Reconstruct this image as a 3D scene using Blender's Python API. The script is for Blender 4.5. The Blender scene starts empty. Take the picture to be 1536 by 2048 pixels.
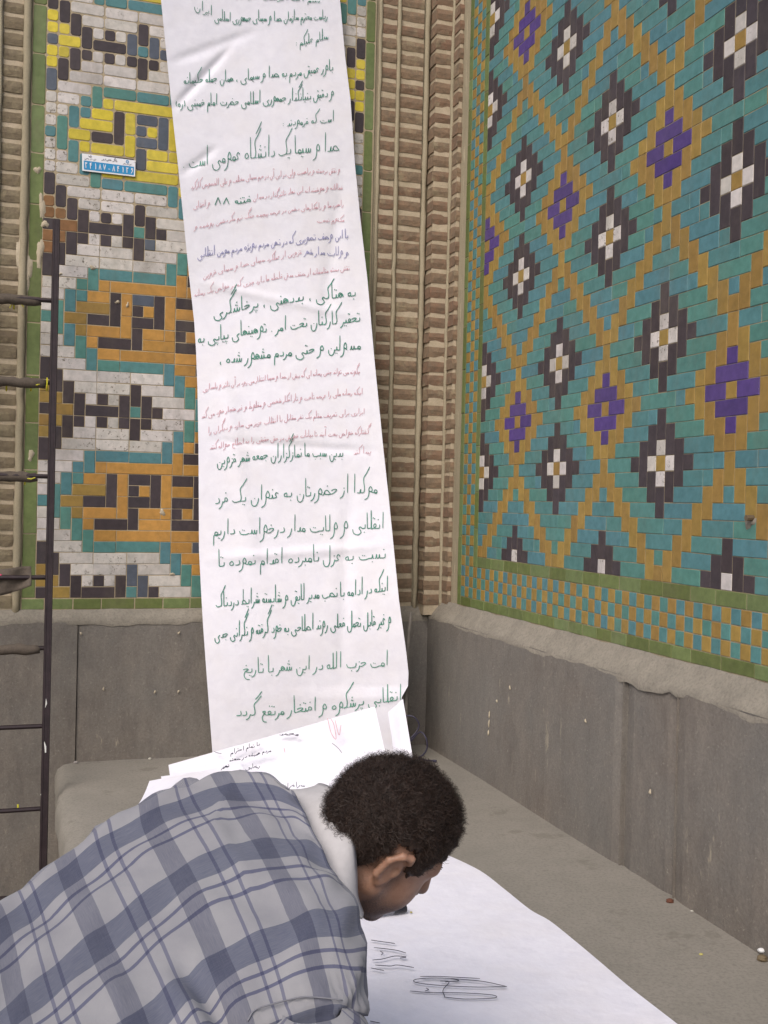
import bpy, math, random
import numpy as np
from mathutils import Matrix, Vector

random.seed(7)
RS = np.random.RandomState(11)
S = bpy.context.scene
C = S.collection
Z = np.array([0., 0., 1.])

# ------------------------------------------------------------------ camera
F_PX = 2136.5                      # focal length in photo pixels (photo 1536 x 2048)
PITCH, ROLL = -0.0073, 0.0232
CAM = np.array([0., 0., 1.55])     # camera stands 1.55 m above the floor
cp, sp = math.cos(PITCH), math.sin(PITCH)
FW = np.array([0, cp, sp])
r0 = np.array([1., 0, 0]); u0 = np.cross(r0, FW)
RT = math.cos(ROLL) * r0 + math.sin(ROLL) * u0
UP = -math.sin(ROLL) * r0 + math.cos(ROLL) * u0
cd = bpy.data.cameras.new('camera'); cam = bpy.data.objects.new('camera', cd); C.objects.link(cam)
cd.sensor_fit = 'VERTICAL'; cd.angle = 2 * math.atan(1024 / F_PX); cd.clip_start = .05; cd.clip_end = 500
cam.matrix_world = Matrix(((RT[0], UP[0], -FW[0], CAM[0]), (RT[1], UP[1], -FW[1], CAM[1]), (RT[2], UP[2], -FW[2], CAM[2]), (0, 0, 0, 1)))
S.camera = cam

# ------------------------------------------------------------------ world, sun, exposure
w = bpy.data.worlds.new('World'); S.world = w; w.use_nodes = True
nt = w.node_tree; nt.nodes.clear()
sky = nt.nodes.new('ShaderNodeTexSky'); sky.sky_type = 'NISHITA'; sky.sun_disc = False
SUN_EL, SUN_AZ = math.radians(43), math.radians(203)     # soft high light from behind the camera's left
sky.sun_elevation = SUN_EL; sky.sun_rotation = SUN_AZ
sky.dust_density = 4.0; sky.ozone_density = 1.0; sky.air_density = 1.0
bg = nt.nodes.new('ShaderNodeBackground'); bg.inputs[1].default_value = 0.085
wo = nt.nodes.new('ShaderNodeOutputWorld')
nt.links.new(sky.outputs[0], bg.inputs[0]); nt.links.new(bg.outputs[0], wo.inputs[0])
sl = bpy.data.lights.new('sun', 'SUN'); sun = bpy.data.objects.new('sun', sl); C.objects.link(sun)
sl.energy = 1.2; sl.angle = math.radians(40); sl.color = (1, .965, .93)
sd = Vector((math.sin(SUN_AZ) * math.cos(SUN_EL), math.cos(SUN_AZ) * math.cos(SUN_EL), math.sin(SUN_EL)))
sun.rotation_euler = sd.to_track_quat('Z', 'Y').to_euler()
S.view_settings.view_transform = 'Standard'; S.view_settings.look = 'None'
S.view_settings.gamma = 1; S.view_settings.use_curve_mapping = False
S.view_settings.exposure = 0.67

# ------------------------------------------------------------------ helpers
def ray(x, y):
    return FW + (x - 768) / F_PX * RT - (y - 1024) / F_PX * UP
def at(x, y, d):
    """the point seen at photo pixel x, y at depth d"""
    return CAM + ray(x, y) * d
def hit(x, y, P, n):
    r = ray(x, y); return CAM + r * (((P - CAM) @ n) / (r @ n))

def nodes_mat(name):
    m = bpy.data.materials.new(name); m.use_nodes = True
    n = m.node_tree.nodes; b = n['Principled BSDF']
    return m, m.node_tree, n, b
def N(t, kind, **kw):
    n = t.nodes.new(kind)
    for k, v in kw.items():
        if k.startswith('i_'):
            key = k[2:]
            n.inputs[int(key) if key.isdigit() else key.replace('_', ' ')].default_value = v
        else: setattr(n, k, v)
    return n
def L(t, a, b): t.links.new(a, b)
def mixc(t, fac, a, b, mode='MIX'):
    m = t.nodes.new('ShaderNodeMix'); m.data_type = 'RGBA'; m.blend_type = mode
    for s, v in ((m.inputs[0], fac), (m.inputs[6], a), (m.inputs[7], b)):
        if hasattr(v, 'is_linked'): L(t, v, s)
        elif isinstance(v, (int, float)): s.default_value = v
        else: s.default_value = (*v, 1)
    return m.outputs[2]
def math_(t, op, a, b=None, c=None, clamp=False):
    m = t.nodes.new('ShaderNodeMath'); m.operation = op; m.use_clamp = clamp
    for s, v in zip(m.inputs, (a, b, c)):
        if v is None: continue
        if hasattr(v, 'is_linked'): L(t, v, s)
        else: s.default_value = v
    return m.outputs[0]
def ramp(t, src, p0, p1, c0=(0, 0, 0), c1=(1, 1, 1)):
    r = t.nodes.new('ShaderNodeValToRGB'); e = r.color_ramp.elements
    e[0].position = p0; e[1].position = p1; e[0].color = (*c0, 1); e[1].color = (*c1, 1)
    L(t, src, r.inputs[0]); return r.outputs[0]
def worldpos(t):
    return N(t, 'ShaderNodeNewGeometry').outputs['Position']
def noise(t, vec, scale, detail=6, rough=.6, dist=0):
    n = N(t, 'ShaderNodeTexNoise', i_Scale=scale, i_Detail=detail, i_Roughness=rough, i_Distortion=dist)
    L(t, vec, n.inputs['Vector']); return n.outputs['Fac']
def stretched(t, vec, sx, sy, sz):
    m = N(t, 'ShaderNodeMapping'); m.inputs['Scale'].default_value = (sx, sy, sz); L(t, vec, m.inputs['Vector']); return m.outputs[0]
def bump(t, b, h, strength=.3, dist=.002):
    n = N(t, 'ShaderNodeBump', i_Strength=strength, i_Distance=dist); L(t, h, n.inputs['Height']); L(t, n.outputs[0], b.inputs['Normal'])

def piece_random(t):
    g = N(t, 'ShaderNodeNewGeometry').outputs['Random Per Island']
    o = N(t, 'ShaderNodeObjectInfo').outputs['Random']
    return math_(t, 'FRACT', math_(t, 'ADD', math_(t, 'MULTIPLY', g, 7.31), o))

def ceramic(name, ca, cb, rough=.38, dirt=.3, chip=0.0, dirtcol=(.16, .13, .09), var=.24):
    """glazed tile: tone differs per piece (ca..cb), cloudy glaze, grime and lost glaze"""
    m, t, n, b = nodes_mat(name); P = worldpos(t); r = piece_random(t)
    col = mixc(t, ramp(t, r, .1, .9), ca, cb)
    cl = noise(t, P, 40, 5)
    col = mixc(t, ramp(t, cl, .35, .75), col, mixc(t, 1.0, col, (.72, .74, .74), 'MULTIPLY'))
    val = math_(t, 'ADD', 1 - var / 2, math_(t, 'MULTIPLY', math_(t, 'FRACT', math_(t, 'MULTIPLY', r, 17.7)), var))
    hs = N(t, 'ShaderNodeHueSaturation'); L(t, val, hs.inputs['Value']); L(t, col, hs.inputs['Color']); col = hs.outputs[0]
    d1 = noise(t, stretched(t, P, 1, 1, .45), 7, 10, .72)
    col = mixc(t, math_(t, 'MULTIPLY', ramp(t, d1, .5, .72), dirt), col, dirtcol)
    if chip > 0:
        d2 = noise(t, P, 58, 8, .75)
        low = math_(t, 'MULTIPLY', ramp(t, noise(t, P, 3.5, 3), .44, .6), chip)
        col = mixc(t, math_(t, 'MULTIPLY', ramp(t, d2, .56, .62), low), col, (.10, .08, .055))
    w2 = noise(t, P, 160, 3, .6)
    col = mixc(t, math_(t, 'MULTIPLY', ramp(t, w2, .74, .78), .5), col, (.55, .52, .46))
    L(t, col, b.inputs['Base Color'])
    L(t, math_(t, 'ADD', rough, math_(t, 'MULTIPLY', cl, .3)), b.inputs['Roughness'])
    b.inputs['Specular IOR Level'].default_value = .4
    bump(t, b, math_(t, 'ADD', noise(t, P, 60, 6, .6), math_(t, 'MULTIPLY', d1, .5)), .35, .0025)
    return m
def rough_mat(name, ca, cb, scale=8, rough=.92, bs=.5, bd=.004, streak=False, spots=None, grain=180, gdark=.35):
    m, t, n, b = nodes_mat(name); P = worldpos(t)
    V = stretched(t, P, 1, 1, .25) if streak else P
    f = noise(t, V, scale, 10, .68)
    col = mixc(t, ramp(t, f, .3, .72), ca, cb)
    g = noise(t, P, grain, 3, .7)
    col = mixc(t, math_(t, 'MULTIPLY', ramp(t, g, .45, .7), gdark), col, tuple(c * .45 for c in ca))
    if spots:
        s = noise(t, V, spots[1], 4, .65)
        col = mixc(t, math_(t, 'MULTIPLY', ramp(t, s, spots[2], spots[2] + .06), spots[3]), col, spots[0])
    L(t, col, b.inputs['Base Color']); b.inputs['Roughness'].default_value = rough
    b.inputs['Specular IOR Level'].default_value = .2
    h = math_(t, 'ADD', f, math_(t, 'MULTIPLY', g, .25)); bump(t, b, h, bs, bd)
    return m
def plain(name, c, rough=.6, metal=0, nb=0, spec=.4, var=.15, scale=30):
    m, t, n, b = nodes_mat(name); P = worldpos(t)
    f = noise(t, P, scale, 5)
    L(t, mixc(t, ramp(t, f, .3, .75), c, tuple(x * (1 - var * 2) for x in c)), b.inputs['Base Color'])
    b.inputs['Roughness'].default_value = rough; b.inputs['Metallic'].default_value = metal
    b.inputs['Specular IOR Level'].default_value = spec
    if nb: bump(t, b, f, nb, .003)
    return m

class MB:
    def __init__(s): s.v = []; s.f = []; s.n = 0
    def add(s, v, f):
        v = np.asarray(v, float).reshape(-1, 3); s.v.append(v)
        s.f += [tuple(i + s.n for i in q) for q in f]; s.n += len(v)
    def build(s, name, mat, parent=None, smooth=False):
        me = bpy.data.meshes.new(name)
        v = np.concatenate(s.v) if s.v else np.zeros((0, 3))
        if parent is not None: v = v - np.array(parent.location)
        me.from_pydata(v.tolist(), [], s.f)
        me.materials.append(mat)
        if smooth: me.shade_smooth()
        o = bpy.data.objects.new(name, me); C.objects.link(o)
        if parent is not None: o.parent = parent
        return o
BOXF = [(0, 3, 2, 1), (4, 5, 6, 7), (0, 1, 5, 4), (1, 2, 6, 5), (2, 3, 7, 6), (3, 0, 4, 7)]
def box_frame(mb, O, a, b, c):
    """box from corner O with edge vectors a, b, c (right-handed)"""
    O = np.array(O, float); a, b, c = map(np.array, (a, b, c))
    mb.add([O, O + a, O + a + b, O + b, O + c, O + a + c, O + a + b + c, O + b + c], BOXF)
def tube(mb, pts, rad, seg=10, cap=True):
    pts = [np.array(p, float) for p in pts]; n = len(pts)
    if np.isscalar(rad): rad = [rad] * n
    vs = []; prev = None
    for i in range(n):
        t = pts[min(i + 1, n - 1)] - pts[max(i - 1, 0)]; t /= np.linalg.norm(t) + 1e-12
        if prev is None:
            a = np.cross(t, [0, 0, 1.]); 
            if np.linalg.norm(a) < .1: a = np.cross(t, [1., 0, 0])
        else: a = prev - t * (prev @ t)
        a /= np.linalg.norm(a); prev = a; b = np.cross(t, a)
        for k in range(seg):
            q = 2 * math.pi * k / seg
            vs.append(pts[i] + rad[i] * (math.cos(q) * a + math.sin(q) * b))
    fs = [(i * seg + k, i * seg + (k + 1) % seg, (i + 1) * seg + (k + 1) % seg, (i + 1) * seg + k) for i in range(n - 1) for k in range(seg)]
    if cap: fs += [tuple(range(seg))[::-1], tuple((n - 1) * seg + k for k in range(seg))]
    mb.add(vs, fs)
def catmull(P, n):
    P = np.asarray(P, float)
    if len(P) < 3:
        t = np.linspace(0, 1, n + 1)[:, None]; return P[0] * (1 - t) + P[-1] * t
    Q = np.vstack([2 * P[0] - P[1], P, 2 * P[-1] - P[-2]]); out = []
    for i in range(1, len(Q) - 2):
        for k in range(n):
            t = k / n
            out.append(.5 * ((2 * Q[i]) + (-Q[i - 1] + Q[i + 1]) * t + (2 * Q[i - 1] - 5 * Q[i] + 4 * Q[i + 1] - Q[i + 2]) * t * t + (-Q[i - 1] + 3 * Q[i] - 3 * Q[i + 1] + Q[i + 2]) * t ** 3))
    out.append(P[-1]); return np.array(out)

def tag(o, label=None, cat=None, group=None, kind=None):
    if label: o['label'] = label
    if cat: o['category'] = cat
    if group: o['group'] = group
    if kind: o['kind'] = kind
    return o
def thing(name, loc, label, cat, group=None):
    o = bpy.data.objects.new(name, None); C.objects.link(o); o.location = tuple(loc); o.empty_display_size = .1
    return tag(o, label, cat, group)

# ------------------------------------------------------------------ the two walls of the niche (fitted planes)
YAW = 0.3229
dL = np.array([math.cos(YAW), math.sin(YAW), 0]); nL = np.cross(dL, Z)          # nL faces the niche
dR = np.array([math.cos(YAW - math.pi / 2), math.sin(YAW - math.pi / 2), 0]); nR = np.cross(dR, Z)
OL = CAM + 4.0 * np.array([-0.3249, 1, -0.0957]); UL, VL = .04153, .04321
OR = CAM + 3.8 * np.array([0.1226, 1, -0.0568]); UR, VR = .04343, .04317
Z_LEDGE = 1.55 - .425        # top of the stone dado
Z_BENCH = 1.55 - 1.0         # top of the stone bench
def LP(c, r, o=0): return OL + dL * c * UL + Z * r * VL + nL * o
def RP(c, r, o=0): return OR + dR * c * UR + Z * r * VR + nR * o
def Lc(x, y):                # photo pixel -> metres along the back wall
    return (hit(x, y, OL, nL) - OL) @ dL
def Rc(x, y):
    return (hit(x, y, OR, nR) - OR) @ dR
t_c = ((OR - OL) @ dL); CORNER = OL + dL * t_c; CORNER[2] = 0     # both planes meet here

M = {}
M['teal'] = ceramic('glaze_teal', (.085, .23, .195), (.082, .21, .245), rough=.45, dirt=.25, var=.14)
M['white'] = ceramic('glaze_white', (.56, .52, .48), (.62, .57, .56), rough=.5, dirt=.5, chip=1.0)
M['black'] = ceramic('glaze_black', (.048, .034, .038), (.055, .042, .05), rough=.45, dirt=.3)
M['ochre'] = ceramic('glaze_ochre', (.33, .215, .05), (.30, .18, .045), rough=.45, dirt=.25, var=.16)
M['orange'] = ceramic('glaze_orange', (.50, .255, .06), (.44, .23, .05), rough=.45, dirt=.35)
M['yellow'] = ceramic('glaze_yellow', (.68, .54, .04), (.60, .48, .06), rough=.45, dirt=.2)
M['purple'] = ceramic('glaze_purple', (.075, .038, .20), (.085, .05, .19), rough=.45, dirt=.15)
M['green'] = ceramic('glaze_green', (.125, .155, .042), (.16, .21, .08), rough=.5, dirt=.4)
M['slate'] = ceramic('glaze_slate', (.07, .08, .11), (.10, .12, .16), dirt=.3)
M['brown'] = ceramic('bare_brown', (.22, .11, .05), (.28, .15, .07), rough=.8, dirt=.3)
M['bareclay'] = M['brown']
M['grout'] = rough_mat('grout', (.44, .36, .25), (.34, .28, .19), 20, bs=.6)
M['groutR'] = rough_mat('grout_fine', (.36, .31, .21), (.16, .12, .08), 14, bs=.5)
M['plaster'] = rough_mat('plaster', (.40, .345, .245), (.29, .25, .175), 9, bs=.6, streak=True)
def stone_mat():
    m, t, n, b = nodes_mat('dado_stone'); P = worldpos(t)
    big = noise(t, P, 2.2, 6, .6); mid = noise(t, stretched(t, P, 1, 1, .4), 14, 10, .75); fine = noise(t, P, 130, 6, .75); pit = noise(t, P, 60, 4, .8)
    col = mixc(t, ramp(t, mid, .32, .68), (.245, .215, .185), (.15, .132, .118))
    col = mixc(t, math_(t, 'MULTIPLY', ramp(t, big, .38, .62), .45), col, (.20, .20, .19))
    col = mixc(t, math_(t, 'MULTIPLY', ramp(t, fine, .40, .66), .42), col, (.10, .09, .08))
    col = mixc(t, math_(t, 'MULTIPLY', ramp(t, noise(t, P, 90, 5, .7), .60, .68), .45), col, (.36, .33, .28))
    lime = math_(t, 'MULTIPLY', ramp(t, noise(t, stretched(t, P, 1, 1, .22), 34, 5, .7), .62, .68), ramp(t, noise(t, P, 1.7, 2), .46, .6))
    col = mixc(t, math_(t, 'MULTIPLY', lime, .55), col, (.42, .37, .28))
    L(t, col, b.inputs['Base Color']); b.inputs['Roughness'].default_value = .93; b.inputs['Specular IOR Level'].default_value = .15
    bump(t, b, math_(t, 'ADD', math_(t, 'MULTIPLY', mid, .8), math_(t, 'MULTIPLY', fine, .5)), .8, .006); return m
M['stone'] = stone_mat()
M['stone_plain'] = rough_mat('dado_stone', (.25, .22, .19), (.145, .133, .124), 7, bs=.7, bd=.006, streak=True, spots=((.36, .31, .23), 34, .64, .5), gdark=.6, grain=110)
M['cement'] = rough_mat('cement', (.30, .27, .225), (.21, .19, .16), 16, gdark=.5, grain=120, bs=.8, bd=.006)
M['bench'] = rough_mat('bench_stone', (.29, .265, .23), (.215, .20, .172), 3.2, bs=.35, bd=.004, spots=((.15, .135, .11), 9, .60, .4), gdark=.45, grain=120)

# ---- tile meshes shared between alike pieces
_tm = {}
def tile_mesh(w, h, mat, round_=.0, th=.012):
    key = (round(w, 4), round(h, 4), mat.name, round_)
    if key in _tm: return _tm[key]
    a, b = w / 2, h / 2; k = round_; e = .0015
    def outline(a, b, k):
        if k <= 0: return [(-a, -b), (a, -b), (a, b), (-a, b)]
        return [(-a + k, -b), (a - k, -b), (a, -b + k), (a, b - k), (a - k, b), (-a + k, b), (-a, b - k), (-a, -b + k)]
    rings = [(outline(a, b, k), -th), (outline(a, b, k), -e), (outline(a - e, b - e, k), 0)]
    v = []; f = []; n = len(rings[0][0])
    for o, z in rings: v += [(x, y, z) for x, y in o]
    for r in range(2):
        for i in range(n): f.append((r * n + i, r * n + (i + 1) % n, (r + 1) * n + (i + 1) % n, (r + 1) * n + i))
    f.append(tuple(2 * n + i for i in range(n)))
    me = bpy.data.meshes.new('tile'); me.from_pydata(v, [], f); me.materials.append(mat); _tm[key] = me
    return me
def place_tiles(tiles, root, d, n, limit=300):
    """tiles: (name, mat, P centre, w, h, round). The nearest 300 of a name are parts, the rest one 'stuff' part."""
    by = {}
    for t in tiles: by.setdefault(t[0], []).append(t)
    for name, lst in by.items():
        def keyf(t):
            q = t[2] - CAM; zz = q @ FW; px = 768 + F_PX * (q @ RT) / zz; py = 1024 - F_PX * (q @ UP) / zz
            out = (px < -20 or px > 1556 or py < -20 or py > 2060)
            return (out, np.linalg.norm(q))
        lst.sort(key=keyf)
        rest = {}
        for i, (nm, mat, P, w, h, rd) in enumerate(lst):
            me = tile_mesh(w, h, M[mat], rd)
            rz, rx, ry = (random.gauss(0, .004) for _ in range(3))
            Rm = Matrix(((d[0], 0, n[0]), (d[1], 0, n[1]), (0, 1, 0))).to_4x4()
            Mw = Matrix.Translation(Vector(P + n * max(-.0008, min(.0008, random.gauss(0, .0004))))) @ Rm @ Matrix.Rotation(rz, 4, 'Z') @ Matrix.Rotation(rx, 4, 'X') @ Matrix.Rotation(ry, 4, 'Y')
            if i < limit:
                o = bpy.data.objects.new(nm, me); C.objects.link(o); o.parent = root
                o.matrix_local = Matrix.Translation(-root.location) @ Mw
            else:
                mb = rest.setdefault(mat, MB())
                mb.add([tuple(Mw @ v.co) for v in me.vertices], [tuple(p.vertices) for p in me.polygons])
        for mat, mb in rest.items():
            tag(mb.build(nm, M[mat], root), kind='stuff')

# ------------------------------------------------------------------ ground and bench
mb = MB(); mb.add([(-60, -60, 0), (60, -60, 0), (60, 60, 0), (-60, 60, 0)], [(0, 1, 2, 3)])
tag(mb.build('ground', rough_mat('ground_paving', (.20, .18, .15), (.14, .13, .11), 2)), kind='structure')

BL = Lc(108, 1530)           # left end of the bench along the back wall
def W(t, s, z):              # t along the back wall, s out from it
    p = OL + dL * t + nL * s; p = p.copy(); p[2] = z; return p
s_len = 4.2
bench = thing('stone_bench', W(BL, 0, 0), 'wide grey stone platform filling the niche under the paper', 'bench')
mb = MB()
# top slab with rounded edge at its left end
prof = [(.0, -.11), (.0, -.05), (.008, -.022), (.03, -.006), (.07, 0)]
tR = t_c
g = []
ns = 60
for i in range(ns + 1):
    s = s_len * i / ns
    row = [W(BL + a + .004 * math.sin(s * 9) + .003 * math.sin(s * 23), s, Z_BENCH + b) for a, b in prof]
    for k in range(1, 9):
        tt = BL + .07 + (tR + .02 - BL - .07) * k / 8
        row.append(W(tt, s, Z_BENCH + .002 * math.sin(s * 5 + tt * 7)))
    g.append(row)
m_ = len(g[0]); mb.add(np.array(g).reshape(-1, 3), [(i * m_ + k, i * m_ + k + 1, (i + 1) * m_ + k + 1, (i + 1) * m_ + k) for i in range(ns) for k in range(m_ - 1)])
mb.build('bench_top', M['bench'], bench, smooth=True)
mb = MB(); box_frame(mb, W(BL + .02, 0.0, 0), dL * (tR - BL), nL * s_len, Z * (Z_BENCH - .06)); mb.build('bench_body', M['stone'], bench)

# ------------------------------------------------------------------ stone dados
dadoL = thing('stone_dado', W(0, 0, 0), 'grey stone wainscot slabs under the yellow and white tiles', 'stone wall')
edges = [Lc(-1500, 1300), Lc(-900, 1300), Lc(-330, 1300), Lc(152, 1400), Lc(560, 1400), tR + .0]
for i in range(len(edges) - 1):
    mb = MB(); a, b = edges[i] + .0012, edges[i + 1] - .0012
    off = .035 + random.uniform(-.003, .003)
    n1 = 14; nz = 20
    vs = []; fs = []
    z0, z1 = 0.0, Z_LEDGE - .040
    for iz in range(nz + 1):
        for ix in range(n1 + 1):
            u = ix / n1; v = iz / nz; e = min(u, 1 - u) * (b - a); rnd = -.004 * max(0, 1 - e / .012) ** 2
            wob = .0012 * math.sin(7 * u + i * 3) * math.sin(5 * v + i)
            vs.append(W(a + (b - a) * u, off + rnd + wob, z0 + (z1 - z0) * v))
    fs = [(j * (n1 + 1) + k, j * (n1 + 1) + k + 1, (j + 1) * (n1 + 1) + k + 1, (j + 1) * (n1 + 1) + k) for j in range(nz) for k in range(n1)]
    mb.add(vs, fs)
    mb.add([W(a, off, z1), W(b, off, z1), W(b, -.05, z1), W(a, -.05, z1), W(a, off, z0), W(a, -.05, z0), W(b, off, z0), W(b, -.05, z0)], [(0, 1, 2, 3), (0, 3, 5, 4), (1, 6, 7, 2)])
    mb.build('stone_slab', M['stone'], dadoL, smooth=False)
def fillet(name, root, P0, d, n, length, off, z, w_, h_, mat, seed, jag=.006):
    """uneven cement fillet running along the top of the slabs"""
    rs = random.Random(seed); mb = MB(); k = int(length / .03); vs = []
    ph = [rs.uniform(0, 6) for _ in range(6)]
    for i in range(k + 1):
        s = length * i / k; j = jag * (math.sin(s * 11 + ph[0]) + .6 * math.sin(s * 29 + ph[1]) + .5 * math.sin(s * 67 + ph[2])) + rs.uniform(-.002, .002)
        j2 = jag * .5 * (math.sin(s * 17 + ph[3]) + math.sin(s * 41 + ph[4]))
        B = P0 + d * s
        for a, b in ((off - .0012, -.046 + j * 1.6), (off + .0012, -.030 + j * .6), (off * .75, -.012 + j2), (off * .35, .3 * h_ + j2), (-.003, h_ + j2)):
            q = B + n * a; q[2] = z + b; vs.append(q)
    mb.add(vs, [(i * 5 + q, i * 5 + 5 + q, i * 5 + 6 + q, i * 5 + 1 + q) for i in range(k) for q in range(4)])
    return mb.build(name, mat, root, smooth=True)
fillet('cement_fillet', dadoL, W(edges[0], 0, 0), dL, nL, edges[-1] - edges[0], .0355, Z_LEDGE - .012, .04, .012, M['cement'], 1, .0025)

dadoR = thing('stone_dado', CORNER, 'long grey stone wainscot on the right under the turquoise tiles', 'stone wall')
def WR(s, o, z):
    p = CORNER + dR * s + nR * o; p = p.copy(); p[2] = z; return p
# seams seen on the right dado: a narrow slab stands between two wide ones
def s_at(x, y): return (hit(x, y, CORNER, nR) - CORNER) @ dR
sa, sb = s_at(1275, 1500), s_at(1383, 1550)
edg = [0.0, sa, sb, sb + 1.1, sb + 2.2, sb + 3.2]
for i in range(len(edg) - 1):
    mb = MB(); a, b = edg[i] + .003, edg[i + 1] - .003
    off = .05 - (.008 if i == 1 else 0) + (.001 if i == 2 else 0)
    n1 = max(6, int((b - a) / .04)); nz = 22; z0, z1 = 0.0, Z_LEDGE - .040; vs = []
    for iz in range(nz + 1):
        for ix in range(n1 + 1):
            u = ix / n1; v = iz / nz; e = min(u, 1 - u) * (b - a); rnd = -.007 * max(0, 1 - e / .014) ** 2
            wob = .0015 * math.sin(9 * u + i * 3 + 3 * v) * math.sin(6 * v + i)
            vs.append(WR(a + (b - a) * u, off + rnd + wob, z0 + (z1 - z0) * v))
    mb.add(vs, [(j * (n1 + 1) + k, j * (n1 + 1) + k + 1, (j + 1) * (n1 + 1) + k + 1, (j + 1) * (n1 + 1) + k) for j in range(nz) for k in range(n1)])
    mb.add([WR(a, off, z1), WR(b, off, z1), WR(b, -.05, z1), WR(a, -.05, z1), WR(a, off, z0), WR(a, -.05, z0), WR(b, off, z0), WR(b, -.05, z0)], [(0, 1, 2, 3), (0, 3, 5, 4), (1, 6, 7, 2)])
    mb.build('stone_slab', M['stone'], dadoR)
fillet('cement_fillet', dadoR, CORNER.copy(), dR, nR, 5.0, .0500, Z_LEDGE - .012, .05, .044, M['cement'], 2, .0035)

# ------------------------------------------------------------------ back wall: white / yellow tile panel
PER = """K|YY|K|KKK|K|T|K|K|WWW|T
Y|Y|K|k|W|K|W|k|K|k|WWW|T|t
Y|K|k|WW|WWW|k|WWW|T|t|Y
K|k|WWW|WWW|WWW|T|t|YY
k|WWW|T|TT|TTTT|t|YY|K
W|WW|T|t|YY|YYYYY|YYY
W|W|T|t|Y|KKK|K|YYY|KKK
W|T|t|Y|YYY|Y|k|YY|Y|K|Y|K
T|t|YY|KK|K|y|KK|K|Y|KK|k
W|t|T|YYY|k|Y|K|Y|k|y|YY|K
W|W|t|T|YY|k|y|KK|k|y|KK|k
W|WW|T|t|Y|YYYYYY|Y|YY
K|WWW|t|TTT|TTT|T|y|KK
k|K|WWW|WWW|WWW|t|T|Y|K
Y|k|K|WW|WWW|K|WWW|t|T|Y
Y|Y|k|K|W|K|W|K|k|K|WWW|t|T""".split('\n')
# normalise each row to 15 columns of (char, tile-id)
def parse(row):
    out = []; tid = 0
    for seg in row.split('|'):
        for ch in seg: out.append((ch, tid))
        tid += 1
    return out
rows15 = []
for r in PER:
    p = parse(r)
    while len(p) < 15: p.append((p[-1][0].upper(), p[-1][1] + 1))
    rows15.append(p[:15])
NR = 62; NC = 30
def lcell(c, r):
    """(colour char, run id) of column c, row r (r from 1)"""
    cc = c if c < 15 else 29 - c
    ch, tid = rows15[(r - 1) % 16][cc]
    return ch, tid
rsL = random.Random(5)
used = set(); tilesL = []
backL = thing('tiled_wall', W(0, 0, Z_LEDGE), 'white yellow and black stepped tile panel behind the hanging paper', 'wall')
def ycol(c, r):
    # motif colour changes with height: ochre below, lemon yellow above
    half = (c <= 3 or c >= 26)
    if half and 28 <= r <= 38: return 'brown' if r < 37 else 'yellow'
    if r >= 36 or (c > 3 and r > 34): return 'yellow'
    return 'orange' if not half else 'ochre'
def colname(ch, c, r, rnd):
    ch = ch.upper()
    if ch == 'W': return 'white'
    if ch == 'T': return 'teal'
    if ch == 'Y': return ycol(c, r)
    if ch == 'K':
        if r > 36 and (c > 6 and c < 23 or c == 0) and (r - 1) % 16 + 1 in (7, 8, 9, 10, 11, 1): return 'slate'
        return 'black' if rnd.random() > .03 else 'slate'
for r in range(1, NR + 1):
    for c in range(NC):
        if (c, r) in used: continue
        ch, tid = lcell(c, r)
        # horizontal run with the same tile id
        c2 = c
        while c2 + 1 < NC and (c2 + 1, r) not in used and lcell(c2 + 1, r) == (ch, tid) and not (c2 == 14): c2 += 1
        h = 1
        if c2 == c:
            while r + h <= NR and h < 3:
                ch2, t2 = lcell(c, r + h)
                if ch2.islower() and ch2.upper() == ch.upper(): h += 1
                else: break
        # the 'continues from the row below' cells that found no partner stay single tiles
        for k in range(c, c2 + 1):
            for q in range(h): used.add((k, r + q))
        mat = colname(ch, c, r, rsL)
        gap = .0024 if r < 34 else .0040
        wd = (c2 - c + 1) * UL - gap; ht = h * VL - gap
        P = LP((c + c2 + 1) / 2 + rsL.gauss(0, .012), r - 1 + h / 2 + rsL.gauss(0, .012), .0)
        wob = .0
        nmx = {'bareclay': 'clay', 'brown': 'bare_clay'}.get(mat, mat) + '_tile'
        rd = .0 if r < 34 else .006
        tilesL.append((nmx, mat, P, round(wd, 3), round(ht, 3), rd))
# green borders
z = -1.0
c = -1.2
rr = 0.0
while rr < NR:
    ln = rsL.uniform(4.0, 5.6)
    tilesL.append(('green_border_tile', 'green', LP(-.6, rr + ln / 2), round(UL * 1.12, 3), round(ln * VL - .004, 3), .0 if rr < 38 else .006))
    rr += ln
rr = 0.0
while rr < NR:
    ln = rsL.uniform(3.4, 4.6)
    tilesL.append(('green_border_tile', 'green', LP(30.48, rr + ln / 2), round(UL * .9, 3), round(ln * VL - .004, 3), .0 if rr < 38 else .006))
    rr += ln
cc = -1.2
while cc < 31:
    ln = rsL.choice([2.0, 2.5, 2.6, 1.6, 3])
    tilesL.append(('green_border_tile', 'green', LP(cc + ln / 2, -.52), round(ln * UL - .004, 3), round(VL * 1.0 - .004, 3), .0)); cc += ln
place_tiles(tilesL, backL, dL, nL)
mb = MB(); O = LP(-1.25, -1.1, -.03); O2 = O.copy()
box_frame(mb, O, dL * UL * 32.3, Z * VL * (NR + 1.4), nL * .0284); mb.build('grout_bed', M['grout'], backL)
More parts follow.
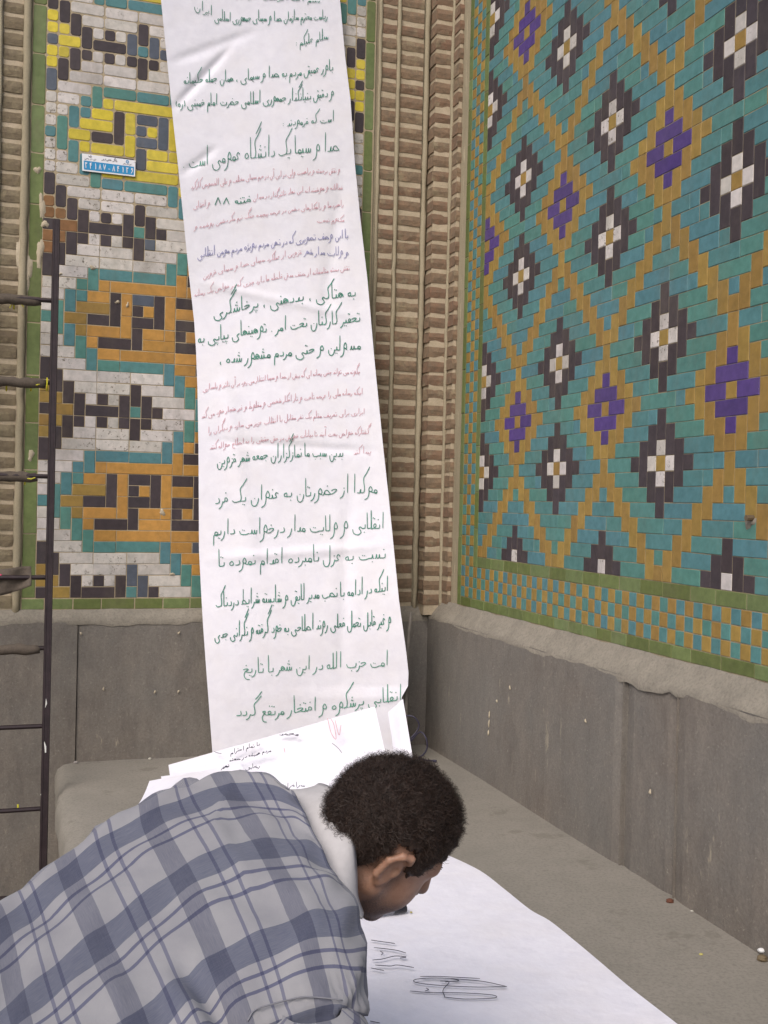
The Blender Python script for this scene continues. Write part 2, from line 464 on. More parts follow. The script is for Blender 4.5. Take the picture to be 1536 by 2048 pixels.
# patches where plaster was smeared over lost glaze
def blob(root, name, P, d, n, rx, rz, mat, seed, th=.004):
    rs = random.Random(seed); k = 18; vs = [P + n * th]; 
    ph = [rs.uniform(0, 6) for _ in range(4)]
    for ring in (.6, 1):
        for i in range(k):
            a = 2 * math.pi * i / k
            rad = ring * (1 + .22 * math.sin(2 * a + ph[0]) + .18 * math.sin(3 * a + ph[1]) + .12 * math.sin(7 * a + ph[2]))
            vs.append(P + d * rx * rad * math.cos(a) + Z * rz * rad * math.sin(a) + n * (th * .8 if ring < 1 else -.002))
    fs = [(0, 1 + i, 1 + (i + 1) % k) for i in range(k)] + [(1 + i, 1 + k + i, 1 + k + (i + 1) % k, 1 + (i + 1) % k) for i in range(k)]
    mb = MB(); mb.add(vs, fs); mb.build(name, mat, root, smooth=True)
M['chalk'] = rough_mat('old_plaster', (.52, .45, .34), (.40, .34, .25), 40, bs=.6)
for i, (x, y, rx, rz) in enumerate([(84, 412, .012, .05), (90, 448, .012, .016), (80, 505, .014, .05), (40, 520, .014, .08), (56, 545, .016, .06), (118, 548, .012, .006), (235, 604, .01, .006), (255, 610, .005, .012), (185, 535, .012, .008), (75, 340, .012, .016), (345, 1148, .01, .006), (325, 1025, .01, .014), (62, 910, .012, .02)]):
    blob(backL, 'plaster_patch', hit(x, y, OL + nL * .001, nL), dL, nL, rx, rz, M['chalk'], 50 + i)

# ------------------------------------------------------------------ right wall: turquoise lozenge panel
def rcol(x, y):
    best = None
    for i in range(-2, 4):
        for px, py in ((14 * i, 12), (14 * i, 44), (14 * i, -20), (14 * i, 76), (14 * i + 7, 28), (14 * i + 7, -4), (14 * i + 7, 60)):
            dx, dy = abs(x - px), y - py; r = dx + abs(dy)
            if r == 0: return 'ochre'
            if r <= 2: return 'purple'
            if r <= 4: return 'ochre'
            for s in (12, -12):
                r2 = dx + abs(dy - s)
                if r2 == 0: return 'ochre'
                if r2 == 1: return 'white'
                if r2 <= 3: return 'black'
            a = abs(dy)
            if 5 <= a <= 11 and dx in (a - 5, a - 4): best = 'ochre'
    return best or 'teal'
backR = thing('tiled_wall', WR(.2, 0, Z_LEDGE), 'turquoise tile wall with black and purple stepped lozenges on the right', 'wall')
X0, X1, Y0, Y1 = -7, 48, 1, 62
rsR = random.Random(9); used = set(); tilesR = []
grid = {(x, y): rcol(x, y) for x in range(X0, X1 + 1) for y in range(Y0, Y1 + 1)}
rainbow = {}
for y in range(Y0, Y1 + 1):
    x = X0
    while x <= X1:
        if (x, y) in used: x += 1; continue
        ccol = grid[x, y]; wd = ht = 1
        if ccol in ('teal', 'purple'):
            mx = 3 if ccol == 'purple' else rsR.choice([3, 3, 4, 2])
            while x + wd <= X1 and grid[x + wd, y] == ccol and (x + wd, y) not in used and wd < mx: wd += 1
            if wd == mx and x + wd <= X1 and grid[x + wd, y] == ccol and not (x + wd + 1 <= X1 and grid.get((x + wd + 1, y)) == ccol): pass
        elif ccol in ('black', 'ochre'):
            mx = 2
            if ccol == 'black' and grid.get((x, y + 1)) == 'black' and grid.get((x, y + 2)) == 'black' and grid.get((x, y + 3)) != 'black': mx = 3
            while y + ht <= Y1 and grid[x, y + ht] == ccol and (x, y + ht) not in used and ht < mx: ht += 1
        for a in range(wd):
            for b in range(ht): used.add((x + a, y + b))
        tilesR.append((ccol + '_tile', ccol, RP(x - .5 + wd / 2, y - .5 + ht / 2), round(wd * UR - .0012, 4), round(ht * VR - .0013, 4), 0))
        x += wd
# border: green strip, three rows of small checks, green strip
cw = .9
gb2 = -7.5 - .9                  # inner green strip
chk0 = gb2 - 3 * cw              # three check columns
gb1 = chk0 - .85
yb_g1 = .5 - .95; yb_c = yb_g1 - 2.85; yb_g2 = yb_c - .85
def chk(ix, iy): return 'teal' if (ix + iy) % 2 else 'ochre'
for k in range(3):
    for j in range(0, 66):
        y = yb_g1 + .93 * j + .465
        if y > 62: break
        tilesR.append(('check_tile', chk(k, j), RP(chk0 + (k + .5) * cw, y), round(cw * UR - .0022, 4), round(.93 * VR - .0022, 4), 0))
nxc = int((48.5 - chk0) / cw)
for k in range(nxc):
    for j in range(3):
        tilesR.append(('check_tile', chk(k, j + 1), RP(chk0 + (k + .5) * cw, yb_g1 - .95 * (j + .5)), round(cw * UR - .0022, 4), round(.95 * VR - .0022, 4), 0))
def strip_v(xc, wd, ya, yb, step):
    y = ya
    while y < yb:
        ln = min(step * rsR.uniform(.8, 1.25), yb - y)
        tilesR.append(('green_border_tile', 'green', RP(xc, y + ln / 2), round(wd * UR - .002, 4), round(ln * VR - .002, 3), 0)); y += ln
def strip_h(yc, ht, xa, xb, step):
    x = xa
    while x < xb:
        ln = min(step * rsR.uniform(.8, 1.25), xb - x)
        tilesR.append(('green_border_tile', 'green', RP(x + ln / 2, yc), round(ln * UR - .002, 3), round(ht * VR - .002, 4), 0)); x += ln
strip_v(gb2 + .45, .9, yb_g1, 62, 3.3); strip_v(gb1 + .42, .85, yb_g2, 62, 3.3)
strip_h((.5 + yb_g1) / 2, .95, -7.5, 48.5, 2.6); strip_h((yb_c + yb_g2) / 2, .85, gb1 + .85, 48.5, 2.4)
# checks drawn with the glaze tones of the small border tiles
place_tiles(tilesR, backR, dR, nR)
mb = MB(); box_frame(mb, RP(gb1 - .1, yb_g2 - .2, -.05), dR * UR * (48.7 - gb1), Z * VR * (62.5 - yb_g2), nR * .0485); mb.build('grout_bed', M['groutR'], backR)
# old iron stub with a smear of cement
P = hit(1506, 1036, OR, nR)
blob(backR, 'plaster_patch', P + dR * -.012 + Z * -.01, dR, nR, .02, .018, M['cement'], 91, .005)

# ------------------------------------------------------------------ brick piers
def brick_mat(c1=(.22, .125, .08), c2=(.26, .18, .115)):
    m, t, n, b = nodes_mat('old_brick'); P = worldpos(t); r = piece_random(t)
    col = mixc(t, ramp(t, r, .1, .9), c1, c2)
    col = mixc(t, ramp(t, noise(t, P, 30, 8, .7), .35, .7), col, (.15, .115, .08))
    sep = N(t, 'ShaderNodeSeparateXYZ'); L(t, P, sep.inputs[0])
    col = mixc(t, math_(t, 'MULTIPLY', ramp(t, noise(t, P, 14, 5, .7), .55, .7), .6), col, (.33, .28, .18))
    L(t, col, b.inputs['Base Color']); b.inputs['Roughness'].default_value = .93
    bump(t, b, noise(t, P, 50, 8, .7), .9, .006); return m
M['brick'] = brick_mat(); M['brick_olive'] = brick_mat((.20, .155, .095), (.245, .205, .13))
M['mortar'] = rough_mat('pier_mortar', (.53, .44, .33), (.37, .31, .215), 16, bs=.6, bd=.004)
Z_TOP = LP(0, NR)[2]
def rough_box(mb, O, a, b, c, rs, j=.0012):
    """worn brick: box with each long edge chipped by an extra knocked-in vertex ring"""
    O, a, b, c = (np.array(q, float) for q in (O, a, b, c))
    na = 3; vs = []
    sec = [(0, 0), (.5, .0), (1, 0), (1, .5), (1, 1), (.5, 1), (0, 1), (0, .5)]
    la, lb = np.linalg.norm(a), np.linalg.norm(b); lc = np.linalg.norm(c)
    for i in range(na + 1):
        for u, v in sec:
            e = .10 if (u in (0, 1) and v in (0, 1)) else 0
            uu = u + (e if u == 0 else -e if u == 1 else 0) * .5; vv = v - (e if v == 1 else 0) * .5
            vs.append(O + a * (i / na) + b * uu + c * vv + np.array([rs.uniform(-j, j) for _ in range(3)]))
    f = [(i * 8 + k, i * 8 + (k + 1) % 8, i * 8 + 8 + (k + 1) % 8, i * 8 + 8 + k) for i in range(na) for k in range(8)]
    f += [tuple(range(8))[::-1], tuple(na * 8 + k for k in range(8))]
    mb.add(vs, f)
pier = thing('brick_pier', W(t_c - .25, 0, Z_LEDGE), 'stepped brown brick corner pier with plaster ribs between the two tile walls', 'pier')
HY = 1010
rsB = random.Random(21)
PX = lambda x: Lc(x, HY)
def px_layer(x, e):          # metres along the wall of pixel x on the layer standing e in front of the back wall
    P0 = OL + nL * e; return (hit(x, HY, P0, nL) - P0) @ dL
layers = [  # (t0, t1, e)
    (px_layer(744, .0), px_layer(773, .0), .0),
    (px_layer(781, .0), px_layer(827, .0), .0),
    (px_layer(851, .07), px_layer(881, .07), .07),
    (px_layer(898, .14), px_layer(912, .14), .14)]
pitch = .0605
nb = int((Z_TOP - Z_LEDGE) / pitch) + 1
core = MB()
for li, (ta, tb, e) in enumerate(layers):
    depth = .07 if li < 2 else .072
    box_frame(core, W(ta - .012, e - .10, Z_LEDGE - .03), dL * ((tb if li < 2 else tb + .03) - ta + .012), nL * .093, Z * (Z_TOP - Z_LEDGE + .05)) if False else None
    # mortar body slightly behind the brick faces
    right = tb + (.0 if li < 2 else (t_c - tb))
    v = [W(ta + (.004 if li > 1 else -.01), e - .11, Z_LEDGE - .03)]
    a = dL * (right - ta + .01 - (.004 if li > 1 else 0)); cvec = nL * .105
    O = W(ta + (.004 if li > 1 else -.01), e - .005, Z_LEDGE - .03)
    core.add([O, O + a, O + a - nL * .105, O - nL * .105, O + Z * (Z_TOP - Z_LEDGE), O + a + Z * (Z_TOP - Z_LEDGE), O + a - nL * .105 + Z * (Z_TOP - Z_LEDGE), O - nL * .105 + Z * (Z_TOP - Z_LEDGE)], BOXF)
    for k in range(nb):
        hh = .043 + rsB.uniform(-.004, .004); z0 = Z_LEDGE + .012 + k * pitch + rsB.uniform(-.003, .003) + (li % 2) * .004
        if z0 + hh > Z_TOP: continue
        mb = MB()
        tt1 = tb if li < 2 else tb + .02
        O = W(ta + rsB.uniform(-.002, .002), e - (.06 if li < 2 else .075), z0)
        rough_box(mb, O, dL * (tt1 - ta), nL * ((.06 if li < 2 else .075) + rsB.uniform(-.002, .0015)), Z * hh, rsB)
        mb.build('brick', M['brick'], pier)
core.build('mortar_core', M['mortar'], pier)
def rib(root, t, e, rad, seed, z0=None, z1=None):
    rs = random.Random(seed); pts = []; rr = []
    z0 = z0 or Z_LEDGE - .02; z1 = z1 or Z_TOP; k = 60
    for i in range(k + 1):
        pts.append(W(t + rs.gauss(0, .0010), e + rs.gauss(0, .001), z0 + (z1 - z0) * i / k)); rr.append(rad * rs.uniform(.82, 1.15))
    mb = MB(); tube(mb, pts, rr, 8); mb.build('plaster_rib', M['plaster'], root, smooth=True)
rib(pier, PX(740), -.003, .008, 1); rib(pier, px_layer(777, 0), 0, .009, 2); rib(pier, px_layer(833, 0), .002, .011, 3)
rib(pier, px_layer(885, .07), .072, .0085, 4); rib(pier, px_layer(915, .16), .165, .012, 5)
# flat plaster behind ribs and beside the panels
mb = MB(); O = W(PX(729), -.012, Z_LEDGE - .03)
mb.add([O, O + dL * .42, O + dL * .42 + Z * (Z_TOP - Z_LEDGE), O + Z * (Z_TOP - Z_LEDGE)], [(0, 1, 2, 3)])
O = CORNER + nR * -.012; O[2] = Z_LEDGE - .03
mb.add([O, O + dR * .25, O + dR * .25 + Z * (Z_TOP - Z_LEDGE), O + Z * (Z_TOP - Z_LEDGE)], [(0, 1, 2, 3)])
mb.build('plaster_back', M['plaster'], pier)

pierL = thing('brick_pier', W(PX(-30), 0, Z_LEDGE), 'brown brick strip with plaster ribs at the left edge behind the ladder', 'pier')
tA = PX(-420)
segs = [(PX(-12), PX(27)), (PX(-70), PX(-24)), (PX(-130), PX(-78)), (PX(-200), PX(-138)), (PX(-280), PX(-208)), (PX(-360), PX(-288))]
core = MB()
O = W(tA, -.006, Z_LEDGE - .03); a = dL * (PX(48) - tA)
core.add([O, O + a, O + a - nL * .1, O - nL * .1] + [q + Z * (Z_TOP - Z_LEDGE) for q in (O, O + a, O + a - nL * .1, O - nL * .1)], BOXF)
core.build('mortar_core', M['mortar'], pierL)
pitchL = .058; nbl = int((Z_TOP - Z_LEDGE) / pitchL) + 1
for li, (ta, tb) in enumerate(segs):
    for k in range(nbl):
        if li > 4: continue
        hh = .044 + rsB.uniform(-.004, .004); z0 = Z_LEDGE + .005 + k * pitchL + rsB.uniform(-.003, .003)
        if z0 + hh > Z_TOP: continue
        mb = MB(); rough_box(mb, W(ta + rsB.uniform(-.002, .002), -.06, z0), dL * (tb - ta), nL * (.06 + rsB.uniform(-.002, .0015)), Z * hh, rsB)
        mb.build('brick', M['brick_olive'], pierL)
for i, x in enumerate((36, -18, -74, -134, -204)): rib(pierL, PX(x), .003, .015 if i == 0 else .009, 30 + i)

# ------------------------------------------------------------------ number plate
plate = thing('number_plate', hit(218, 331, OL, nL), 'white and blue enamel plate with Persian numerals on the yellow tiles', 'sign')
M['enamel_white'] = plain('enamel_white', (.80, .80, .84), .35, var=.03)
M['enamel_blue'] = plain('enamel_blue', (.03, .27, .55), .35, var=.05)
M['print_grey'] = plain('print_grey', (.12, .12, .16), .6)
pc = [(164, 307), (271, 321.5), (270, 353.5), (164.5, 341.5)]
def plate_pt(u, v, o):       # u 0..1 left-right, v 0..1 top-bottom on the plate
    P0 = OL + nL * (.006 + .0)
    A, B, C_, D = (hit(x, y, P0, nL) for x, y in pc)
    return (A * (1 - u) + B * u) * (1 - v) + (D * (1 - u) + C_ * u) * v + nL * o
mb = MB(); q = [plate_pt(0, 1, -.003), plate_pt(1, 1, -.003), plate_pt(1, 0, -.003), plate_pt(0, 0, -.003)]
mb.add(q + [p + nL * .005 for p in q], BOXF); mb.build('plate_board', M['enamel_white'], plate)
mb = MB(); q = [plate_pt(.03, .92, .0024), plate_pt(.975, .92, .0024), plate_pt(.975, .40, .0024), plate_pt(.03, .40, .0024)]; mb.add(q, [(0, 1, 2, 3)]); mb.build('blue_band', M['enamel_blue'], plate)

# ------------------------------------------------------------------ pen strokes
def ribbon(mb, pts, wd, fmap):
    """flat stroke of width wd along 2-D points, put on a surface by fmap(x, y)"""
    P = np.asarray(pts, float); n = len(P)
    if n < 2: return
    T = np.gradient(P, axis=0); Ln = np.hypot(T[:, 0], T[:, 1]) + 1e-9; Nn = np.stack([-T[:, 1], T[:, 0]], -1) / Ln[:, None]
    vs = []
    for i in range(n):
        k = wd * .5 * (1.0 if 0 < i < n - 1 else .7)
        a = P[i] + Nn[i] * k; b = P[i] - Nn[i] * k
        vs += [fmap(*a), fmap(*b)]
    mb.add(vs, [(2 * i, 2 * i + 1, 2 * i + 3, 2 * i + 2) for i in range(n - 1)])
DIG = {'1': [[(0, 1), (.1, .5), (.08, 0)]], '3': [[(-.28, 1), (-.2, .72), (-.08, .95), (.05, .72), (.2, .98)], [(-.26, .9), (-.12, .5), (-.1, 0)]],
       '4': [[(-.25, 1), (-.15, .5), (-.12, 0)], [(.25, 1), (.02, .92), (-.02, .68), (.24, .64)], [(-.17, .62), (.2, .6)]],
       '6': [[(.25, .75), (0, .95), (-.12, .7), (.2, .62), (.25, .72), (.15, .4), (-.2, 0)]],
       '7': [[(-.3, 1), (-.02, .05), (.28, 1)]], '8': [[(-.3, 0), (.0, 1), (.3, 0)]], '-': [[(-.25, .3), (.25, .3)]]}
txt = '34187-84136'
for i, chx in enumerate(txt):
    mb = MB()
    for st in DIG[chx]:
        pts = catmull(st, 4) if chx not in '78-' else np.array([st[0] if k == 0 else st[k] for k in range(len(st))], float)
        if chx in '78': pts = np.array([pts[0], (pts[0] + pts[1]) / 2, pts[1], (pts[1] + pts[2]) / 2, pts[2]])
        u0_ = .075 + i * .086
        ribbon(mb, [(164 + 107 * (u0_ + x * .066), 307 + 34 * (.84 - y * .35)) for x, y in pts], 1.5, lambda a, b: plate_pt((a - 164) / 107, (b - 307) / 34, .0036))
    mb.build('numeral', M['enamel_white'], plate)

# joined Persian hand: letter skeletons, x runs to the left
def _bowl(x0=0.): return [(x0 - .06, -.1), (x0 - .2, -.38), (x0 - .42, -.44), (x0 - .62, -.28), (x0 - .66, .08)]
_dots = {'ب': -1, 'پ': -3, 'ت': 2, 'ث': 3, 'ج': -1, 'چ': -3, 'خ': 1, 'ذ': 1, 'ز': 1, 'ژ': 3, 'ش': 3, 'ض': 1, 'ظ': 1, 'غ': 1, 'ف': 1, 'ق': 2, 'ن': 1, 'ی': 0}
_nonj = set('اآدذرزژو')
def letter(ch, prev, nxt):
    """strokes, advance, dots(x, y, n)"""
    st = []; d = _dots.get(ch, 0); y0 = (0, 0)
    if ch in 'اآ':
        st = [[(0, 0), (-.12, .02), (-.17, .2), (-.2, 1.0)]] if prev else [[(-.08, 1.0), (-.1, .5), (-.1, 0)]]
        w_ = .3
        if ch == 'آ': st.append([(.1, 1.15), (-.1, 1.25), (-.3, 1.18)])
    elif ch in 'بپتثنی' and nxt:
        st = [[(0, 0), (-.08, .03), (-.13, .34), (-.17, .04), (-.32, 0)]] if prev else [[(-.03, .4), (-.06, .06), (-.32, 0)]]
        w_ = .32
        if ch == 'ی': d = -2
    elif ch in 'بپتث':
        st = [([(0, 0)] if prev else [(-.02, .36)]) + [(-.1, .0), (-.4, -.08), (-.8, -.04), (-.95, .26)]]; w_ = 1.05
        return st, w_, [(-.5, (.3 if d > 0 else -.32), abs(d))]
    elif ch == 'ن':
        st = [([(0, 0), (-.05, .02)] if prev else [(-.02, .2)]) + _bowl()]; w_ = .78
        return st, w_, [(-.36, .18, 1)]
    elif ch == 'ی':
        st = [([(0, 0)] if prev else [(-.0, .25)]) + [(-.18, .16), (-.3, .02), (-.16, -.14), (-.14, -.3), (-.42, -.44), (-.8, -.3), (-.88, -.02)]]; return st, .95, []
    elif ch in 'جچحخ':
        top = [(-.56, .30), (-.3, .40), (-.06, .34)]
        if nxt: st = [top + [(-.3, .1), (-.58, 0)]]; w_ = .6
        else: st = [top + [(-.38, .06), (-.46, -.28), (-.26, -.56), (.08, -.6)]]; w_ = .6
        if prev: st[0] = [(0, 0), (-.1, .04)] + st[0] if False else st[0]; st.append([(0, 0), (-.2, .06), (-.3, .12)])
        return st, w_, ([(-.3, .58, 1)] if d > 0 else [(-.25, -.22, abs(d))] if d < 0 else [])
    elif ch in 'دذ':
        st = [([(0, 0), (-.06, .06), (-.04, .36)] if prev else [(-.06, .44)]) + [(-.0 if not prev else -.12, .14), (-.12, .0), (-.4, .0)]]; w_ = .46
        return st, w_, ([(-.1, .66, 1)] if d else [])
    elif ch in 'رزژ':
        st = [([(0, 0), (-.06, .08)] if prev else [(-.04, .26)]) + [(-.1, -.04), (-.22, -.26), (-.46, -.4)]]; w_ = .34
        return st, w_, ([(-.1, .46, d)] if d else [])
    elif ch in 'سش':
        st = [[(0, 0 if prev else .32), (-.05, .02), (-.16, .02), (-.21, .33), (-.26, .02), (-.40, .02), (-.45, .34), (-.50, .02), (-.6, 0)]]
        if nxt: w_ = .66
        else: st[0] = st[0][:-1] + _bowl(-.48); w_ = 1.2
        return st, w_, ([(-.22, .52, 3)] if d else [])
    elif ch in 'صضطظ':
        st = [[(0, 0), (-.12, .14), (-.36, .38), (-.6, .3), (-.56, .06), (-.26, 0), (0, .0)], [(-.56, .06), (-.66, .2), (-.7, .02), (-.8, 0)]]
        if ch in 'طظ': st[1] = [(-.36, .02), (-.8, 0)]; st.append([(-.5, 1.0), (-.52, .3)])
        w_ = .82
        if not nxt and ch in 'صض': st[1] = [(-.56, .06), (-.64, .2)] + _bowl(-.62); w_ = 1.3
        return st, w_, ([(-.32, .62, 1)] if d else [])
    elif ch in 'عغ':
        if prev: s0 = [(0, 0), (-.16, .08), (-.36, .34), (-.12, .38), (-.24, .1)]
        else: s0 = [(-.06, .4), (-.22, .5), (-.36, .36), (-.26, .18), (-.1, .1)] if not nxt else [(-.06, .4), (-.24, .5), (-.36, .34), (-.24, .14), (-.3, .03)]
        if nxt: st = [s0 + [(-.5, 0)]]; w_ = .5
        else: st = [s0 + [(-.4, -.18), (-.3, -.5), (0, -.56)]]; w_ = .55
        return st, w_, ([(-.22, .72, 1)] if d else [])
    elif ch in 'فق':
        s0 = [(0, 0), (-.22, .03), (-.3, .28), (-.16, .42), (-.05, .26), (-.22, .05)] if prev else [(-.24, .1), (-.06, .14), (-.08, .38), (-.26, .42), (-.3, .14)]
        if nxt: st = [s0 + [(-.42, 0)]]; w_ = .42
        elif ch == 'ف': st = [s0 + [(-.5, -.04), (-.9, -.02), (-1.05, .22)]]; w_ = 1.1
        else: st = [s0 + _bowl(-.26)]; w_ = .95
        return st, w_, [(-.18, .66, d)]
    elif ch in 'کگ':
        st = [[(.42, 1.28), (.1, 1.02), (-.2, .8), (-.12, .45), (-.16, .1), (-.3, 0)] + ([(-.42, 0)] if nxt else [(-.7, -.05), (-.95, .12)])]
        w_ = .44 if nxt else 1.0
        if prev: st.append([(0, 0), (-.2, .02)])
        if ch == 'گ': st.append([(.46, 1.5), (.14, 1.24), (-.1, 1.08)])
        return st, w_, []
    elif ch == 'ل':
        st = [([(0, 0), (-.09, .05)] if prev else []) + [(-.12, 1.0), (-.13, .3)] + ([(-.16, .04), (-.32, 0)] if nxt else _bowl(-.08))]
        w_ = .32 if nxt else .8
        return st, w_, []
    elif ch == 'م':
        st = [[(0, 0), (-.03, .2), (-.2, .26), (-.28, .06), (-.14, -.06), (0, .0), (-.26, -.0)] + ([(-.42, 0)] if nxt else [(-.36, -.1), (-.38, -.72)])]
        w_ = .42 if nxt else .46
        return st, w_, []
    elif ch == 'و':
        st = [([(0, 0)] if prev else []) + [(-.33, .20), (-.14, .12), (-.06, .34), (-.2, .56), (-.36, .40), (-.35, .0), (-.46, -.38), (-.76, -.56)]]; return st, .6, []
    elif ch == 'ه':
        if nxt: st = [[(0, 0), (-.06, .3), (-.3, .46), (-.42, .2), (-.24, .02), (-.1, .18), (-.24, .3), (-.46, 0)]]; return st, .48, []
        if prev: st = [[(0, 0), (-.1, .02), (-.14, .36), (-.34, .26), (-.3, .04), (-.12, .04)]]; return st, .44, []
        st = [[(-.16, .42), (-.04, .16), (-.18, .0), (-.38, .1), (-.32, .32), (-.14, .42)]]; return st, .5, []
    elif ch == '۸': return [[(-.06, 0), (-.26, .7), (-.3, .7), (-.55, 0)]], .66, []
    elif ch in '،': return [[(-.08, .14), (-.14, .0), (-.06, -.14)]], .3, []
    elif ch == '.': return [], .3, [(-.12, .0, 1)]
    elif ch == ':': return [], .4, [(-.12, .05, 1), (-.12, .4, 1)]
    elif ch == '(': return [[(-.1, .6), (0, .3), (-.1, 0)]], .25, []
    elif ch == ')': return [[(-.05, .6), (-.15, .3), (-.05, 0)]], .25, []
    elif ch == ' ': return [], .3, []
    else: return [], .2, []
    dots = []
    if d: dots = [(-.14, .62 if d > 0 else -.26, abs(d))]
    return st, w_, dots
def lay_text(s, rs):
    """all strokes of a line; x from 0 to -W, unit = height of an alef"""
    out = []; x = 0
    for i, ch in enumerate(s):
        def isl(k): return 0 <= k < len(s) and s[k] not in ' ،.:()۸'
        prev = isl(i - 1) and s[i - 1] not in _nonj and isl(i)
        nxt = isl(i + 1) and isl(i) and ch not in _nonj
        st, w_, dots = letter(ch, prev, nxt)
        k = rs.uniform(.92, 1.1); hy = rs.uniform(.9, 1.1)
        for q in st: out.append([(x + a * k, b * hy) for a, b in q])
        for (a, b, n) in dots:
            for j in range(n):
                ox, oy = [(0, 0), (-.15, .03), (-.07, .16 if b > 0 else -.14)][j]
                px_, py_ = x + a + ox + rs.uniform(-.03, .03), b + oy
                out.append([(px_ + .035, py_ + .02), (px_ - .035, py_ - .02)])
        x -= w_ * k
        if not nxt and ch not in ' ': x -= .06
    return out, -x
def write_line(root, s, P0, P1, hgt, wd, mat, fmap, seed, sag=0, slant=.0, name='handwriting_line'):
    rs = random.Random(seed); st, Wd = lay_text(s, rs); mb = MB()
    P0, P1 = np.array(P0, float), np.array(P1, float); D = P1 - P0; Ln = np.hypot(*D); ex = D / Ln; ey = np.array([0, -1.])
    for q in st:
        pts = []
        for a, b in q:
            u = -a / Wd; b = (.60 * b + .40 * max(0, (b - .45) / .55)) if b > 0 else b * .8
            base = P0 + ex * Ln * u + np.array([0, sag * 4 * u * (1 - u) + .9 * math.sin(u * 17 + seed)])
            pts.append(base + ey * b * hgt + np.array([slant * b * hgt, 0]))
        pts = catmull(pts, 5 if len(pts) > 2 else 1)
        ribbon(mb, pts, wd * (1.5 if len(q) == 2 and abs(q[0][0] - q[1][0]) < .08 and abs(q[0][1] - q[1][1]) < .1 else 1), fmap)
    return mb.build(name, mat, root)
def ppx(x, y): # pixel-like units on the plate for its small heading
    return plate_pt((x - 164) / 107, (y - 307) / 34, .0030)
write_line(plate, 'پلاک شهرداری', (234, 314.5), (202, 314.5), 4.2, .8, M['print_grey'], ppx, 3, name='small_print')
write_line(plate, 'شهرداری قزوین', (263, 317.5), (245, 317.2), 2.0, .5, M['print_grey'], ppx, 4, name='small_print')
write_line(plate, 'شرکت پست جمهوری', (192, 317), (168, 317), 2.0, .5, M['print_grey'], ppx, 5, name='small_print')
mb = MB(); aa = np.linspace(0, 2 * math.pi, 14)
ribbon(mb, [(254.5 + 2.6 * math.cos(a), 311.8 + 2.8 * math.sin(a)) for a in aa], 1.1, ppx); ribbon(mb, [(252.8, 311), (254.5, 313.2), (256.2, 311)], .8, ppx); mb.build('emblem', M['enamel_blue'], plate)
mb = MB(); ribbon(mb, [(176, 310), (178.5, 312.5), (181, 309.5), (183, 310)], 1.1, ppx); ribbon(mb, [(177.5, 311), (180, 313.4), (182.4, 312), (182.6, 310)], .9, ppx); mb.build('emblem', M['print_grey'], plate)
mb = MB(); c_ = plate_pt(.985, .06, .002); tube(mb, [c_, c_ + nL * .003], .0035, 8); mb.build('screw', M['enamel_white'], plate)

# ------------------------------------------------------------------ hanging paper banner
def paper_mat(name='paper', a=(.80, .79, .87), b=(.745, .735, .82)):
    m, t, n, bb = nodes_mat(name); P = worldpos(t)
    f = noise(t, P, 26, 5, .6, .4); g = noise(t, P, 6, 3)
    col = mixc(t, ramp(t, f, .35, .7), a, b)
    col = mixc(t, math_(t, 'MULTIPLY', ramp(t, g, .45, .75), .35), col, (.74, .70, .70))
    L(t, col, bb.inputs['Base Color']); bb.inputs['Roughness'].default_value = .75
    bb.inputs['Specular IOR Level'].default_value = .25
    bb.inputs['Transmission Weight'].default_value = 0
    bump(t, bb, math_(t, 'ADD', noise(t, P, 9, 3, .5), math_(t, 'MULTIPLY', noise(t, P, 120, 4), .12)), .6, .008)
    return m
M['paper'] = paper_mat()
edgeL = [(-60, 317), (0, 322), (100, 332), (240, 346), (330, 356), (430, 366), (560, 379), (640, 388), (700, 392), (780, 395), (900, 397), (1100, 398), (1180, 402), (1250, 406), (1320, 411), (1400, 417), (1508, 425), (1545, 427)]
edgeR = [(-60, 672), (0, 680), (110, 690), (200, 701), (330, 710), (440, 721), (560, 735), (720, 749), (900, 767), (1000, 778), (1100, 788), (1200, 798), (1300, 812), (1345, 817), (1372, 816), (1395, 803), (1410, 807), (1440, 809), (1475, 816), (1510, 824), (1545, 829)]
def interp(tab, y):
    return float(np.interp(y, [q[0] for q in tab], [q[1] for q in tab]))
def wall_depth(x, y, off):
    P = hit(x, y, OL + nL * off, nL); return (P - CAM) @ FW
def banner_pt(x, y, o=0.0):
    xl, xr = interp(edgeL, y), interp(edgeR, y); s = (x - xl) / (xr - xl)
    k = min(1, max(0, (y - 250) / 1150)); k = k * k * (3 - 2 * k)
    offl = .035 + .10 * k; offr = .05 + .30 * k
    dl = wall_depth(xl, y, offl); dr_ = wall_depth(xr, y, offr)
    dep = dl * (1 - s) + dr_ * s
    dep += .010 * math.sin(s * 5.5 + y * .0031) * (.4 + k) + .005 * math.sin(s * 3 - y * .009) + .006 * math.sin(y * .013 + s)
    def fold(px_, py_, qx, qy, w_, a_):
        vx, vy = qx - px_, qy - py_; ll = math.hypot(vx, vy); t = ((x - px_) * vx + (y - py_) * vy) / ll / ll; dist = ((x - px_) * vy - (y - py_) * vx) / ll
        return a_ * math.exp(-(dist / w_) ** 2) * max(0, min(1, 4 * min(t, 1 - t)))
    dep += fold(470, 85, 340, 225, 7, .010) + fold(520, 60, 330, 130, 10, .006) + fold(360, 352, 440, 290, 8, .007) - fold(380, 560, 740, 640, 9, .006) + fold(395, 880, 780, 905, 8, .006) - fold(400, 1120, 790, 1090, 10, .007) + fold(690, 300, 640, 700, 14, .006) - fold(440, 700, 520, 1200, 16, .007) + fold(700, 950, 680, 1380, 14, .007)
    return at(x, y, dep - o)
top_c = banner_pt(500, 0); banner = thing('paper_banner', (top_c[0], top_c[1], top_c[2]), 'long white paper sheet with green and red Persian handwriting hanging down the wall', 'banner')
